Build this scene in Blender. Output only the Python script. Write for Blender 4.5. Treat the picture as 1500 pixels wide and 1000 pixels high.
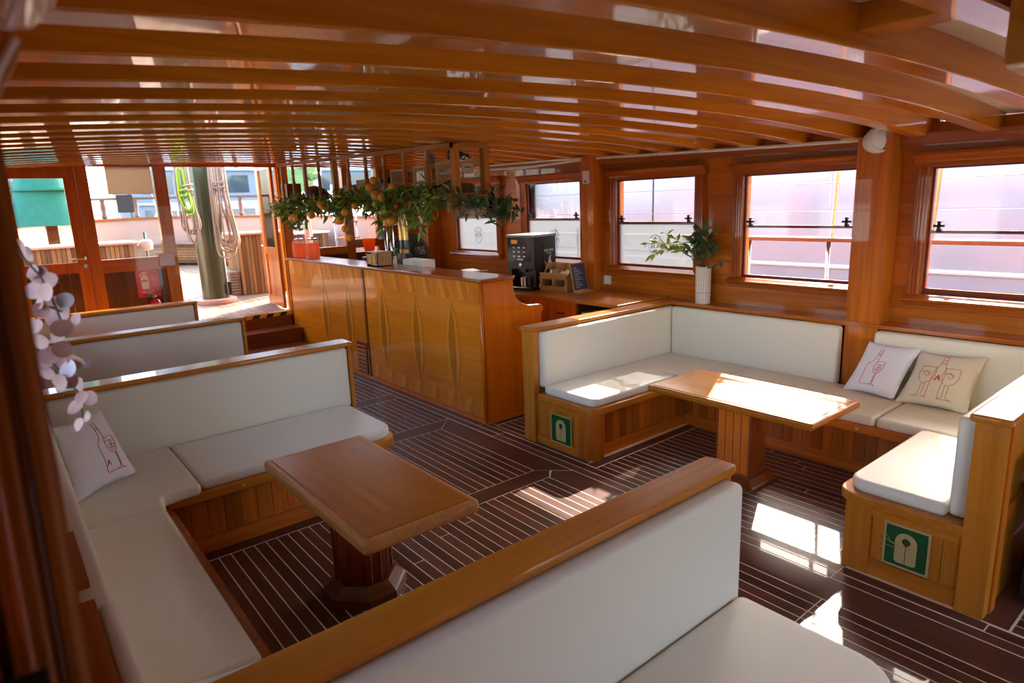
import bpy, bmesh, math, random
from mathutils import Vector, Matrix, Quaternion
random.seed(7)
for o in list(bpy.data.objects): bpy.data.objects.remove(o)
S = bpy.context.scene
COL = S.collection
PI = math.pi

# ------------------------------------------------------------------ camera
cam_d = bpy.data.cameras.new('camera'); cam = bpy.data.objects.new('camera', cam_d); COL.objects.link(cam)
R0 = Vector((0.774, -0.632, -0.037)).normalized()
F0 = Vector((0.612, 0.762, -0.211)).normalized()
R0 = (R0 - F0*R0.dot(F0)).normalized(); U0 = R0.cross(F0)
cam.matrix_world = Matrix((( R0.x, U0.x, -F0.x, 0), (R0.y, U0.y, -F0.y, 0), (R0.z, U0.z, -F0.z, 2.0), (0, 0, 0, 1)))
cam_d.sensor_width = 36; cam_d.lens = 944.78*36/1500; cam_d.clip_start = .02; cam_d.clip_end = 500
cam_d.dof.use_dof = True; cam_d.dof.focus_distance = 4.2; cam_d.dof.aperture_fstop = 3.2
S.camera = cam
# ------------------------------------------------------------------ sky, sun, exposure
SUN_DIR = Vector((-1.335, -.62, -1.02))
w = bpy.data.worlds.new('world'); S.world = w; w.use_nodes = True
nt = w.node_tree; bg = nt.nodes['Background']
sky = nt.nodes.new('ShaderNodeTexSky'); sky.sky_type = 'NISHITA'; sky.sun_disc = False
sky.sun_elevation = math.radians(36); sky.sun_rotation = math.atan2(1.335, .625)
sky.air_density = 1.0; sky.dust_density = 2.5; sky.ozone_density = 1.0
nt.links.new(sky.outputs[0], bg.inputs[0]); bg.inputs[1].default_value = .55
sd = bpy.data.lights.new('sun', 'SUN'); so = bpy.data.objects.new('sun', sd); COL.objects.link(so)
sd.energy = 6; sd.angle = math.radians(.6); sd.color = (1, .93, .82)
so.rotation_euler = SUN_DIR.to_track_quat('-Z', 'Y').to_euler(); so.location = (12, 8, 12)
S.view_settings.view_transform = 'Standard'; S.view_settings.look = 'None'
S.view_settings.gamma = 1; S.view_settings.use_curve_mapping = False
S.view_settings.exposure = 1.85

# ------------------------------------------------------------------ materials
MATS = {}
def nodes(name):
    m = bpy.data.materials.new(name); m.use_nodes = True
    return m, m.node_tree, m.node_tree.nodes['Principled BSDF']
def plain(name, col, rough=.5, metal=0, coat=0, var=.0, bump=0, bscale=60, sheen=0):
    m, t, p = nodes(name); N = t.nodes
    p.inputs['Base Color'].default_value = (*col, 1); p.inputs['Roughness'].default_value = rough
    p.inputs['Metallic'].default_value = metal; p.inputs['Coat Weight'].default_value = coat
    p.inputs['Coat Roughness'].default_value = .08
    geo = N.new('ShaderNodeNewGeometry')
    if var:
        n = N.new('ShaderNodeTexNoise'); n.inputs['Scale'].default_value = 9; n.inputs['Detail'].default_value = 4
        t.links.new(geo.outputs['Position'], n.inputs['Vector'])
        h = N.new('ShaderNodeHueSaturation'); h.inputs['Color'].default_value = (*col, 1)
        mr = N.new('ShaderNodeMapRange'); mr.inputs[3].default_value = 1-var; mr.inputs[4].default_value = 1+var
        t.links.new(n.outputs[0], mr.inputs[0]); t.links.new(mr.outputs[0], h.inputs['Value'])
        t.links.new(h.outputs[0], p.inputs['Base Color'])
    if bump:
        n2 = N.new('ShaderNodeTexNoise'); n2.inputs['Scale'].default_value = bscale; n2.inputs['Detail'].default_value = 5
        t.links.new(geo.outputs['Position'], n2.inputs['Vector'])
        b = N.new('ShaderNodeBump'); b.inputs['Strength'].default_value = bump; b.inputs['Distance'].default_value = .01
        t.links.new(n2.outputs[0], b.inputs['Height']); t.links.new(b.outputs[0], p.inputs['Normal'])
    MATS[name] = m; return m
def wood(name, c1, c2, axis='Y', scale=1.0, rough=.3, coat=.6, rnd=.18, bump=.05):
    m, t, p = nodes(name); N = t.nodes; L = t.links
    geo = N.new('ShaderNodeNewGeometry'); mp = N.new('ShaderNodeMapping')
    s = [22*scale]*3; s['XYZ'.index(axis)] = 1.1*scale
    mp.inputs['Scale'].default_value = s
    oi = N.new('ShaderNodeObjectInfo'); mu = N.new('ShaderNodeMath'); mu.operation = 'MULTIPLY'; mu.inputs[1].default_value = 40
    L.new(oi.outputs['Random'], mu.inputs[0])
    L.new(geo.outputs['Position'], mp.inputs['Vector']); L.new(mu.outputs[0], mp.inputs['Location'])
    n = N.new('ShaderNodeTexNoise'); n.inputs['Scale'].default_value = 1; n.inputs['Detail'].default_value = 7
    n.inputs['Roughness'].default_value = .62; n.inputs['Distortion'].default_value = .7
    L.new(mp.outputs[0], n.inputs['Vector'])
    r = N.new('ShaderNodeValToRGB'); e = r.color_ramp.elements
    e[0].position = .3; e[0].color = (*c1, 1); e[1].position = .72; e[1].color = (*c2, 1)
    L.new(n.outputs[0], r.inputs[0])
    h = N.new('ShaderNodeHueSaturation'); mr = N.new('ShaderNodeMapRange')
    mr.inputs[3].default_value = 1-rnd; mr.inputs[4].default_value = 1+rnd
    L.new(oi.outputs['Random'], mr.inputs[0]); L.new(mr.outputs[0], h.inputs['Value']); L.new(r.outputs[0], h.inputs['Color'])
    L.new(h.outputs[0], p.inputs['Base Color'])
    p.inputs['Roughness'].default_value = rough; p.inputs['Coat Weight'].default_value = coat; p.inputs['Coat Roughness'].default_value = .035
    p.inputs['Specular IOR Level'].default_value = .2
    b = N.new('ShaderNodeBump'); b.inputs['Strength'].default_value = bump; b.inputs['Distance'].default_value = .004
    L.new(n.outputs[0], b.inputs['Height']); L.new(b.outputs[0], p.inputs['Normal'])
    MATS[name] = m; return m
def W3(name, c1, c2, **k):
    for a in 'XYZ': wood(name+a, c1, c2, a, **k)
W3('beam', (0.493, 0.131, 0.0050), (0.784, 0.256, 0.0090), rough=.3, coat=.8, rnd=.10, bump=.02)
W3('wall', (0.403, 0.095, 0.0060), (0.650, 0.181, 0.0100), rough=.3, coat=.5, bump=.03)
W3('trim', (0.287, 0.060, 0.0070), (0.437, 0.106, 0.0100), rough=.28, coat=.6, rnd=.08, bump=.02)
W3('sash', (.16, .022, .014), (.20, .03, .018), rough=.3, coat=.5, rnd=.03)
W3('bar', (0.567, 0.143, 0.0040), (0.777, 0.222, 0.0060), rough=.3, coat=.5, rnd=.04, bump=.02)
W3('barlight', (0.694, 0.213, 0.0070), (0.816, 0.286, 0.0100), rough=.3, coat=.5, rnd=.04, bump=.02)
W3('bardark', (.38, .098, .004), (.50, .140, .005), rough=.3, coat=.5, rnd=.04, bump=.02)
W3('barmid', (0.493, 0.120, 0.0040), (0.651, 0.178, 0.0060), rough=.3, coat=.5, rnd=.04, bump=.02)
W3('endpanel', (0.609, 0.124, 0.0030), (0.777, 0.183, 0.0050), rough=.3, coat=.5, rnd=.03, bump=.02)
W3('cap', (0.440, 0.130, 0.0096), (0.616, 0.215, 0.0192), rough=.3, coat=.5, rnd=.06, bump=.02)
W3('bench', (0.352, 0.081, 0.0060), (0.550, 0.144, 0.0100), rough=.38, coat=.3, rnd=.28)
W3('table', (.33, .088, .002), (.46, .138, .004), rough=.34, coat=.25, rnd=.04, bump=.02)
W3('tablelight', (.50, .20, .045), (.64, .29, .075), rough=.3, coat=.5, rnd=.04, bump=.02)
W3('edge', (.42, .15, .035), (.60, .25, .07), rough=.4, coat=.3, rnd=.04)
W3('pedestal', (0.187, 0.037, 0.0060), (0.286, 0.064, 0.0090), rough=.3, coat=.5)
W3('floor', (.078, .027, .016), (.135, .048, .027), rough=.36, coat=.15, rnd=.4)
W3('deck', (.27, .17, .11), (.36, .24, .16), rough=.6, coat=0, rnd=.12)
W3('slat', (.17, .075, .026), (.32, .165, .065), rough=.5, coat=0, rnd=.5)
W3('railwood', (.16, .075, .045), (.24, .115, .07), rough=.5, coat=.1)
W3('rack', (.40, .125, .014), (.58, .20, .026), rough=.4, coat=.3)
W3('pine', (.50, .27, .10), (.62, .36, .15), rough=.5, coat=0, rnd=.05)
W3('post', (0.240, 0.080, 0.0130), (0.405, 0.152, 0.0260), rough=.4, coat=.2, rnd=.05)
W3('darkpanel', (.08, .022, .006), (.15, .045, .011), rough=.3, coat=.5)
plain('caulk', (.85, .68, .50), .7)
plain('cream', (.74, .62, .42), .5)
plain('leather', (.80, .735, .60), .5, var=.015, bump=.08, bscale=35)
plain('pillow_white', (.83, .81, .84), .85, bump=.25, bscale=30)
plain('pillow_cream', (.78, .69, .52), .85, bump=.25, bscale=30)
plain('print_red', (.62, .045, .02), .7)
plain('print_orange', (.66, .16, .04), .7)
plain('white', (.80, .77, .70), .4)
plain('ceramic', (.78, .72, .66), .55)
plain('terracotta', (.50, .26, .13), .8)
plain('black', (.012, .012, .013), .4)
plain('black_gloss', (.012, .013, .016), .15, coat=.5)
plain('iron', (.02, .018, .02), .5)
plain('slate', (.05, .045, .075), .5)
plain('steel', (.62, .60, .57), .25, metal=1)
plain('brass', (.70, .46, .16), .3, metal=1)
plain('grey', (.28, .28, .30), .5)
plain('chalk', (.62, .60, .66), .8)
plain('green_sign', (.006, .085, .02), .4)
plain('sign_cream', (.52, .38, .15), .5)
plain('red', (.62, .015, .018), .3, coat=.3)
plain('yellow', (.72, .47, .03), .5)
plain('navy', (.008, .02, .06), .6)
plain('mast_green', (.055, .068, .03), .3, coat=.5, var=.1)
plain('rope', (.40, .29, .20), .9, bump=.5, bscale=120)
plain('rope_green', (.32, .60, .04), .8)
plain('bulwark', (.52, .30, .20), .5)
plain('hull', (.34, .322, .335), .25, coat=.4)
plain('hull_line', (.50, .46, .48), .4)
plain('glassdark', (.05, .06, .075), .1, coat=1)
plain('tarp', (.008, .15, .09), .7, var=.25, bump=.6, bscale=14)
plain('leaf_dark', (.085, .14, .055), .5, var=.3)
plain('leaf_light', (.40, .50, .06), .5, var=.2)
plain('leaf_mid', (.19, .30, .035), .5, var=.35)
plain('stem', (.13, .07, .04), .8)
plain('orange_fruit', (.95, .40, .015), .4, bump=.1, bscale=200)
plain('lime_fruit', (.38, .42, .03), .4)
plain('red_fruit', (.45, .012, .012), .3)
plain('wicker', (.62, .40, .17), .8)
plain('card', (.52, .36, .19), .8)
plain('paper', (.62, .50, .36), .8)
plain('blue', (.03, .06, .30), .5)
plain('building', (.20, .22, .25), .8, var=.06)
plain('facade', (.36, .34, .33), .8)
plain('tree', (.16, .22, .07), .8, var=.35)
plain('purple', (.28, .12, .34), .8)
plain('water', (.16, .22, .24), .12, bump=.5, bscale=1.5)
plain('pink_leaf', (.42, .19, .155), .6, var=.08)
plain('white_leaf', (.50, .36, .35), .6)
plain('sticker', (.62, .60, .62), .5)
def glass(name, tint=(.97, .98, .98), gl=.10):
    m = bpy.data.materials.new(name); m.use_nodes = True; t = m.node_tree; N = t.nodes
    N.remove(N['Principled BSDF']); out = N['Material Output']
    a = N.new('ShaderNodeBsdfTransparent'); a.inputs[0].default_value = (*tint, 1)
    b = N.new('ShaderNodeBsdfGlossy'); b.inputs['Roughness'].default_value = .02
    f = N.new('ShaderNodeFresnel'); f.inputs[0].default_value = 1.33
    x = N.new('ShaderNodeMixShader')
    t.links.new(f.outputs[0], x.inputs[0]); t.links.new(a.outputs[0], x.inputs[1]); t.links.new(b.outputs[0], x.inputs[2])
    t.links.new(x.outputs[0], out.inputs[0]); MATS[name] = m
glass('glass')
def frosted(name, clear=.28, col=(.84, .88, .88), tr_=.35):
    m = bpy.data.materials.new(name); m.use_nodes = True; t = m.node_tree; N = t.nodes
    N.remove(N['Principled BSDF']); out = N['Material Output']
    a = N.new('ShaderNodeBsdfTransparent'); d = N.new('ShaderNodeBsdfDiffuse'); tr = N.new('ShaderNodeBsdfTranslucent')
    d.inputs[0].default_value = (*col, 1); tr.inputs[0].default_value = (*col, 1)
    x = N.new('ShaderNodeMixShader'); x.inputs[0].default_value = tr_
    t.links.new(d.outputs[0], x.inputs[1]); t.links.new(tr.outputs[0], x.inputs[2])
    y = N.new('ShaderNodeMixShader'); y.inputs[0].default_value = clear
    t.links.new(x.outputs[0], y.inputs[1]); t.links.new(a.outputs[0], y.inputs[2])
    t.links.new(y.outputs[0], out.inputs[0]); MATS[name] = m
frosted('frost', .30, (.28, .30, .31))
frosted('paper_thin', .0, (.62, .46, .32), .85)
frosted('paper_grey', .0, (.36, .36, .36), .7)
def liquid(name, col, clear=.35):
    frosted(name, clear, col, .7)
liquid('orange_liquid', (1.0, .20, .015), .2)
liquid('pink_glass', (.95, .62, .45), .78)
# soft leaves let light through
for nm in ('leaf_light', 'pink_leaf', 'white_leaf'):
    MATS[nm].node_tree.nodes['Principled BSDF'].inputs['Subsurface Weight'].default_value = 0

# ------------------------------------------------------------------ mesh helpers
def nb(): return bmesh.new()
def bx(bm, x0, x1, y0, y1, z0, z1, M=None):
    vs = [bm.verts.new(Vector(p) if M is None else M @ Vector(p)) for p in
          ((x0,y0,z0),(x1,y0,z0),(x1,y1,z0),(x0,y1,z0),(x0,y0,z1),(x1,y0,z1),(x1,y1,z1),(x0,y1,z1))]
    for f in ((3,2,1,0),(4,5,6,7),(0,1,5,4),(1,2,6,5),(2,3,7,6),(3,0,4,7)): bm.faces.new([vs[i] for i in f])
    return bm
def box(x0, x1, y0, y1, z0, z1, M=None): return bx(nb(), x0, x1, y0, y1, z0, z1, M)
def loops(bm, rings, closed=True, cap=True):
    R = [[bm.verts.new(p) for p in r] for r in rings]; n = len(R[0])
    for a, b in zip(R, R[1:]):
        for i in range(n if closed else n-1):
            j = (i+1) % n; bm.faces.new((a[i], a[j], b[j], b[i]))
    if cap and closed:
        bm.faces.new(R[0][::-1]); bm.faces.new(R[-1])
    return bm
def tube(bm, pts, r, n=8, cap=True):
    pts = [Vector(p) for p in pts]; rr = r if isinstance(r, (list, tuple)) else [r]*len(pts)
    rings = []; up = None
    for i, p in enumerate(pts):
        d = (pts[min(i+1, len(pts)-1)] - pts[max(i-1, 0)]).normalized()
        if up is None: up = Vector((0,0,1)) if abs(d.z) < .9 else Vector((1,0,0))
        s = d.cross(up).normalized(); up = s.cross(d).normalized()
        rings.append([p + (s*math.cos(2*PI*k/n) + up*math.sin(2*PI*k/n))*rr[i] for k in range(n)])
    return loops(bm, rings, True, cap)
def lathe(bm, prof, c=(0,0,0), n=16, M=None):
    c = Vector(c); rings = []
    for r, z in prof:
        ring = [c + Vector((r*math.cos(2*PI*k/n), r*math.sin(2*PI*k/n), z)) for k in range(n)]
        rings.append([M @ p for p in ring] if M else ring)
    return loops(bm, rings)
def prism(bm, poly, axis, a, b):
    def P(u, v, w):
        return {'x': (w, u, v), 'y': (u, w, v), 'z': (u, v, w)}[axis]
    return loops(bm, [[P(u, v, a) for u, v in poly], [P(u, v, b) for u, v in poly]])
def ball(bm, c, r, n=10, m=7, sq=(1,1,1)):
    c = Vector(c); rings = []
    for i in range(m+1):
        t = PI*(.02 + .96*i/m)
        rings.append([c + Vector((r*sq[0]*math.sin(t)*math.cos(2*PI*k/n), r*sq[1]*math.sin(t)*math.sin(2*PI*k/n), -r*sq[2]*math.cos(t))) for k in range(n)])
    return loops(bm, rings)
def rnd_poly(pts, k=5):
    # pts: (x, y, radius)
    out = []; n = len(pts)
    for i in range(n):
        p = Vector(pts[i][:2]); r = pts[i][2] if len(pts[i]) > 2 else 0
        if r <= 0: out.append(p); continue
        a = (Vector(pts[i-1][:2]) - p).normalized(); b = (Vector(pts[(i+1) % n][:2]) - p).normalized()
        h = math.acos(max(-1, min(1, a.dot(b))))/2; d = r/math.tan(h); c = p + (a+b).normalized()*(r/math.sin(h))
        p0 = p + a*d; p1 = p + b*d
        v0 = p0-c; v1 = p1-c; a0 = math.atan2(v0.y, v0.x); da = math.atan2(v0.x*v1.y-v0.y*v1.x, v0.dot(v1))
        for j in range(k+1):
            t = a0 + da*j/k; out.append(c + Vector((math.cos(t), math.sin(t)))*r)
    return out
def slab(bm, pts, z0, z1, r=.01, seg=3, M=None, puff=0):
    """flat slab with rounded upper and lower edges; pts counter-clockwise, each (x,y,corner radius)"""
    pts = [(p[0], p[1], max(p[2], r*1.25) if len(p) > 2 and p[2] > 0 else 0) for p in pts]
    P = rnd_poly(pts); n = len(P)
    nrm = []
    for i in range(n):
        e0 = (P[i]-P[i-1]); e1 = (P[(i+1) % n]-P[i])
        if e0.length < 1e-7: e0 = e1
        if e1.length < 1e-7: e1 = e0
        e0 = e0.normalized(); e1 = e1.normalized()
        m = Vector((e0.y+e1.y, -e0.x-e1.x)); m = m.normalized() if m.length > 1e-6 else Vector((e0.y, -e0.x))
        c = max(.5, m.dot(Vector((e0.y, -e0.x)))); nrm.append(m/c)
    rings = []
    lev = [(r*(1-math.sin(PI/2*i/seg)), z0 + r*(1-math.cos(PI/2*i/seg))) for i in range(seg+1)]
    lev += [(r*(1-math.cos(PI/2*i/seg)), z1 - r + r*math.sin(PI/2*i/seg)) for i in range(seg+1)]
    for ins, z in lev:
        ring = [Vector((p.x - q.x*ins, p.y - q.y*ins, z)) for p, q in zip(P, nrm)]
        rings.append([M @ v for v in ring] if M else ring)
    return loops(bm, rings)
def origin(o):
    v = Vector((0,0,0))
    while o is not None: v += o.location; o = o.parent
    return v
def obj(name, bm, mat, parent=None, bev=0, seg=2, smooth=35, loc=None):
    if bev:
        ed = [e for e in bm.edges if len(e.link_faces) == 2 and e.calc_face_angle(0) > .6]
        bmesh.ops.bevel(bm, geom=ed, offset=bev, segments=seg, affect='EDGES', clamp_overlap=True, profile=.5)
    bmesh.ops.recalc_face_normals(bm, faces=bm.faces)
    me = bpy.data.meshes.new(name); bm.to_mesh(me); bm.free()
    o = bpy.data.objects.new(name, me); COL.objects.link(o)
    if parent is not None:
        o.parent = parent; me.transform(Matrix.Translation(-origin(parent)))
    elif len(me.vertices):
        xs = [v.co for v in me.vertices]
        lo = Vector([min(v[i] for v in xs) for i in range(3)]); hi = Vector([max(v[i] for v in xs) for i in range(3)])
        c = Vector(((lo.x+hi.x)/2, (lo.y+hi.y)/2, lo.z)); me.transform(Matrix.Translation(-c)); o.location = c
    if smooth:
        me.shade_smooth(); me.set_sharp_from_angle(angle=math.radians(smooth))
        for pl_ in me.polygons:
            if len(pl_.vertices) > 6: pl_.use_smooth = False
    me.materials.append(MATS[mat])
    return o
def tag(o, label=None, cat=None, group=None, kind=None):
    if label: o['label'] = label
    if cat: o['category'] = cat
    if group: o['group'] = group
    if kind: o['kind'] = kind
    return o
def thing(name, loc, label=None, cat=None, group=None, kind=None):
    o = bpy.data.objects.new(name, None); COL.objects.link(o); o.location = loc; o.empty_display_size = .05
    return tag(o, label, cat, group, kind)
def copy_of(o, parent, loc, rot=None, scale=None, mat=None):
    c = o.copy(); COL.objects.link(c); c.parent = parent; c.location = Vector(loc) - origin(parent) if parent else Vector(loc)
    if rot is not None: c.rotation_mode = 'QUATERNION'; c.rotation_quaternion = rot
    if scale is not None: c.scale = scale
    return c
def txt(name, s, size, mat, parent, M, depth=.0008, shear=0):
    cu = bpy.data.curves.new(name, 'FONT'); cu.body = s; cu.size = size; cu.extrude = depth; cu.align_x = 'CENTER'; cu.align_y = 'CENTER'; cu.shear = shear
    o = bpy.data.objects.new(name, cu); COL.objects.link(o)
    dg = bpy.context.evaluated_depsgraph_get(); me = bpy.data.meshes.new_from_object(o.evaluated_get(dg))
    bpy.data.objects.remove(o); bpy.data.curves.remove(cu)
    me.transform(M); ob = bpy.data.objects.new(name, me); COL.objects.link(ob)
    if parent is not None: ob.parent = parent; me.transform(Matrix.Translation(-origin(parent)))
    me.materials.clear(); me.materials.append(MATS[mat]); return ob
def frame(o, ux, uy):
    ux = Vector(ux).normalized(); uy = Vector(uy); uz = ux.cross(uy).normalized(); uy = uz.cross(ux); o = Vector(o)
    return Matrix(((ux.x, uy.x, uz.x, o.x), (ux.y, uy.y, uz.y, o.y), (ux.z, uy.z, uz.z, o.z), (0,0,0,1)))
def arc(cx, cy, r, a0, a1, n=10, rx=None):
    return [(cx + (rx or r)*math.cos(a0+(a1-a0)*i/n), cy + r*math.sin(a0+(a1-a0)*i/n)) for i in range(n+1)]
SHEER = .026
def zb(x, y): return 2.48 + SHEER*(y-3) - .0145*(x-2.68)**2

# ================================================================== SETTING
# ---- saloon floor
floor = tag(obj('floor', box(-.2, 5.45, -2.4, 9.3, -.06, -.0006), 'caulk', smooth=0), kind='structure')
def plank(x0, x1, y0, y1, mat='floorY'):
    g = .0035
    return obj('plank', box(x0+g, x1-g, y0+g, y1-g, -.02, 0), mat, floor, smooth=0)
P = .07
def field(x0, x1, y0, y1, joints=True):
    n = max(1, round((x1-x0)/P)); p = (x1-x0)/n
    for i in range(n):
        ys = [y0, y1]
        if joints and y1-y0 > 1.6: ys = [y0, y0 + (y1-y0)*random.uniform(.25, .75), y1]
        for a, b in zip(ys, ys[1:]): plank(x0+i*p, x0+(i+1)*p, a, b)
def king(pts): return obj('king_plank', prism(nb(), pts, 'z', -.02, 0), 'floorX', floor, smooth=0)
g = .004
field(.72, 2.24, 1.3, 3.84)
field(2.24, 2.975, 3.5, 4.785)
field(2.24, 2.975, 1.3, 3.33)
field(2.1, 2.24, 3.85, 4.785)
field(2.1, 3.19, 4.99, 5.93); field(2.1, 3.19, 6.13, 8.1)
field(2.1, 2.975, -1.6, 1.3)
king([(2.244, 3.334), (2.98, 3.334), (3.06, 3.415), (2.98, 3.496), (2.244, 3.496)])
king([(2.1, 4.79), (2.975, 4.79), (3.18, 4.985), (2.1, 4.985)])
king([(2.1, 5.935), (3.188, 5.935), (3.188, 6.125), (2.1, 6.125)])
obj('king_plank', prism(nb(), [(2.98, 3.50), (3.066, 3.415), (3.185, 3.3), (3.185, 4.985), (2.98, 4.785)], 'z', -.02, 0), 'floorY', floor, smooth=0)
obj('king_plank', prism(nb(), [(2.98, -1.6), (3.185, -1.6), (3.185, 3.29), (3.07, 3.40), (2.98, 3.32)], 'z', -.02, 0), 'floorY', floor, smooth=0)
plank(3.195, 3.27, 4.3, 8.1); plank(3.275, 3.35, 4.62, 8.1); plank(3.275, 3.345, 4.3, 4.62)
for k in range(2): plank(3.19+k*.075, 3.265+k*.075, 1.36, 4.3)
plank(3.19, 3.265, -1.6, 1.36); plank(3.27, 3.345, .70, 1.36); plank(3.265, 3.34, -1.6, .70)
field(3.34, 4.62, 1.45, 3.2); field(3.40, 4.6, 4.12, 4.5, False); field(3.35, 5.2, -1.6, .62, False)
plank(3.345, 3.40, 3.3, 4.585)
# margin boards
for a in ((.60, 2.05, 3.845, 3.95), (.60, .715, 1.35, 3.84), (3.345, 4.7, 3.205, 3.3), (3.345, 4.7, 1.35, 1.445), (4.62, 4.72, 1.45, 3.2), (3.35, 5.2, .625, .745), (3.40, 4.6, 4.505, 4.585), (3.40, 4.6, 4.06, 4.12)):
    obj('margin_board', box(a[0]+.003, a[1]-.003, a[2]+.003, a[3]-.003, -.02, 0), 'floorX' if a[1]-a[0] > a[3]-a[2] else 'floorY', floor, smooth=0)

# ---- ceiling: cream deckhead with varnished cambered beams
def arch_strip(y0, y1, za, zc, x0=-.25, x1=5.42, n=26, chamfer=0):
    bm = nb(); rings = []
    for i in range(n+1):
        x = x0 + (x1-x0)*i/n; c = -.0145*(x-2.68)**2
        if chamfer:
            h = chamfer
            rings.append([Vector((x, y0, c+za+h)), Vector((x, y0+h*.35, c+za+h*.35)), Vector((x, y0+h, c+za)), Vector((x, y1-h, c+za)), Vector((x, y1-h*.35, c+za+h*.35)), Vector((x, y1, c+za+h)), Vector((x, y1, c+zc)), Vector((x, y0, c+zc))])
        else:
            rings.append([Vector((x, y0, c+za)), Vector((x, y1, c+za)), Vector((x, y1, c+zc)), Vector((x, y0, c+zc))])
    return loops(bm, rings)
ceil_bm = nb(); N = 26
rows = []
for yy in (-2.4, 9.5):
    for dz in (.13, .19):
        rows.append([Vector((-.3+5.8*i/N, yy, zb(-.3+5.8*i/N, yy)+dz)) for i in range(N+1)])
a, b, c, d = [[ceil_bm.verts.new(p) for p in r] for r in rows]
for i in range(N):
    ceil_bm.faces.new((a[i], a[i+1], c[i+1], c[i])); ceil_bm.faces.new((b[i], d[i], d[i+1], b[i+1]))
    ceil_bm.faces.new((a[i], b[i], b[i+1], a[i+1])); ceil_bm.faces.new((c[i], c[i+1], d[i+1], d[i]))
ceil_bm.faces.new((a[0], c[0], d[0], b[0])); ceil_bm.faces.new((a[N], b[N], d[N], c[N]))
ceiling = tag(obj('ceiling', ceil_bm, 'cream'), kind='structure')
b0 = None
for k in range(-6, 20):
    y = 1.03 + .43*k
    if b0 is None:
        b0 = obj('beam', arch_strip(-.055, .055, 2.48, 2.62, chamfer=.006), 'beamX', ceiling, smooth=18)
        bl = origin(ceiling); b0.data.transform(Matrix.Translation(bl)); b0.location = Vector((0, y, SHEER*(y-3))) - bl
    else:
        copy_of(b0, ceiling, (0, y, SHEER*(y-3)))
obj('blocking', box(2.19, 2.33, .66, .975, 2.475, 2.60), 'beamY', ceiling, bev=.006)
obj('hatch_coaming', prism(nb(), [(1.865, 2.36), (1.865, 2.285), (1.875, 2.265), (1.895, 2.257), (2.7, 2.23), (2.7, 2.5), (1.87, 2.5)], 'y', .33, .5), 'capX', ceiling, bev=.004)
obj('knee', prism(nb(), [(-.5, 2.160), (.048, 2.164), (.066, 2.168), (.082, 2.184), (.16, 2.30), (-.5, 2.30)], 'y', .36, .75), 'capX', ceiling, bev=.003)
kb = nb(); prism(kb, [(-.2, 2.157), (.044, 2.157), (.055, 2.147), (.032, 2.105), (.015, 2.08), (-.2, 2.08)], 'y', .72, .75)
obj('corbel', kb, 'capX', ceiling, bev=.002)
for i in range(4):
    obj('corbel_rib', tube(nb(), [(.05-.012*i, .715, 2.150), (.035-.012*i, .712, 2.125), (.018-.012*i, .715, 2.085)], .0035, 6), 'ceramic' if i == 0 else 'barlightZ', ceiling)

# ---- starboard wall with five windows
WINS = [(6.9, 7.85), (5.33, 6.3), (3.79, 4.79), (2.29, 3.28), (.80, 1.79)]
def wz(yc): return 1.22+.021*(yc-1.3), 2.135+.017*(yc-1.3)
XW = 5.40
bmw = nb()
def wallseg(y0, y1, z0, z1): bx(bmw, XW+.012, XW+.08, y0, y1, z0, z1)
ys = sorted(WINS)
edges = [-2.4] + [v for w_ in ys for v in w_] + [9.4]
for i in range(0, len(edges), 2): wallseg(edges[i], edges[i+1], -.05, zb(5.4, edges[i])+.13)
for y0, y1 in ys:
    z0, z1 = wz((y0+y1)/2); wallseg(y0, y1, -.05, z0); wallseg(y0, y1, z1, zb(5.4, y0)+.13)
wall_r = tag(obj('wall_right', bmw, 'wallY'), kind='structure')
def wboard(y0, y1, z0, z1): return obj('wall_board', box(XW-.004, XW+.012, y0+.001, y1-.001, z0+.001, z1-.001), 'wallY', wall_r, smooth=0)
for i in range(0, len(edges), 2):
    y0, y1 = edges[i], edges[i+1]
    if y1 < .5: continue
    z = 1.26
    while z < 2.2:
        wboard(y0, y1, z, min(z+.19, 2.2)); z += .19
for y0, y1 in ((-2.4, 2.1), (2.1, 5.06), (5.06, 9.35)):
    wboard(y0, y1, .98, 1.13+.01*y0)
    wboard(y0, y1, 1.13+.01*y0, 1.26 if y0 < 4 else 1.26)
    wboard(y0, y1, 2.2, 2.38+.02*y0)
# beam shelf and ledge
tr5 = tag(thing('trim_5', (5.3, 4.5, 2.3)), kind='structure')
bm_ = box(5.30, 5.395, -2.4, 9.35, 2.30, 2.38)
for v in bm_.verts: v.co.z += .022*(v.co.y-2.2)
obj('beam_shelf', bm_, 'trimY', tr5)
tr4 = tag(thing('trim_4', (5.3, 4.5, 0)), kind='structure')
for y0, y1, x0 in ((5.0, 5.18, 5.22), (2.0, 2.245, 5.19), (8.3, 8.55, 5.15)):
    obj('pillar', box(x0, 5.42, y0, y1, .0, zb(5.3, y0)+.02), 'wallZ', tr4, bev=.012)
obj('conduit', tube(nb(), [(5.28, 2.12, 2.355), (5.28, 3.0, 2.375), (5.28, 4.0, 2.402), (5.28, 5.05, 2.43), (5.28, 6.0, 2.41), (5.28, 8.2, 2.44)], .014, 8), 'white', tr5)
obj('conduit', tube(nb(), [(5.28, 5.05, 2.435), (5.26, 5.7, 2.455), (5.27, 7.2, 2.475)], .012, 8), 'white', tr5)
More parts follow.
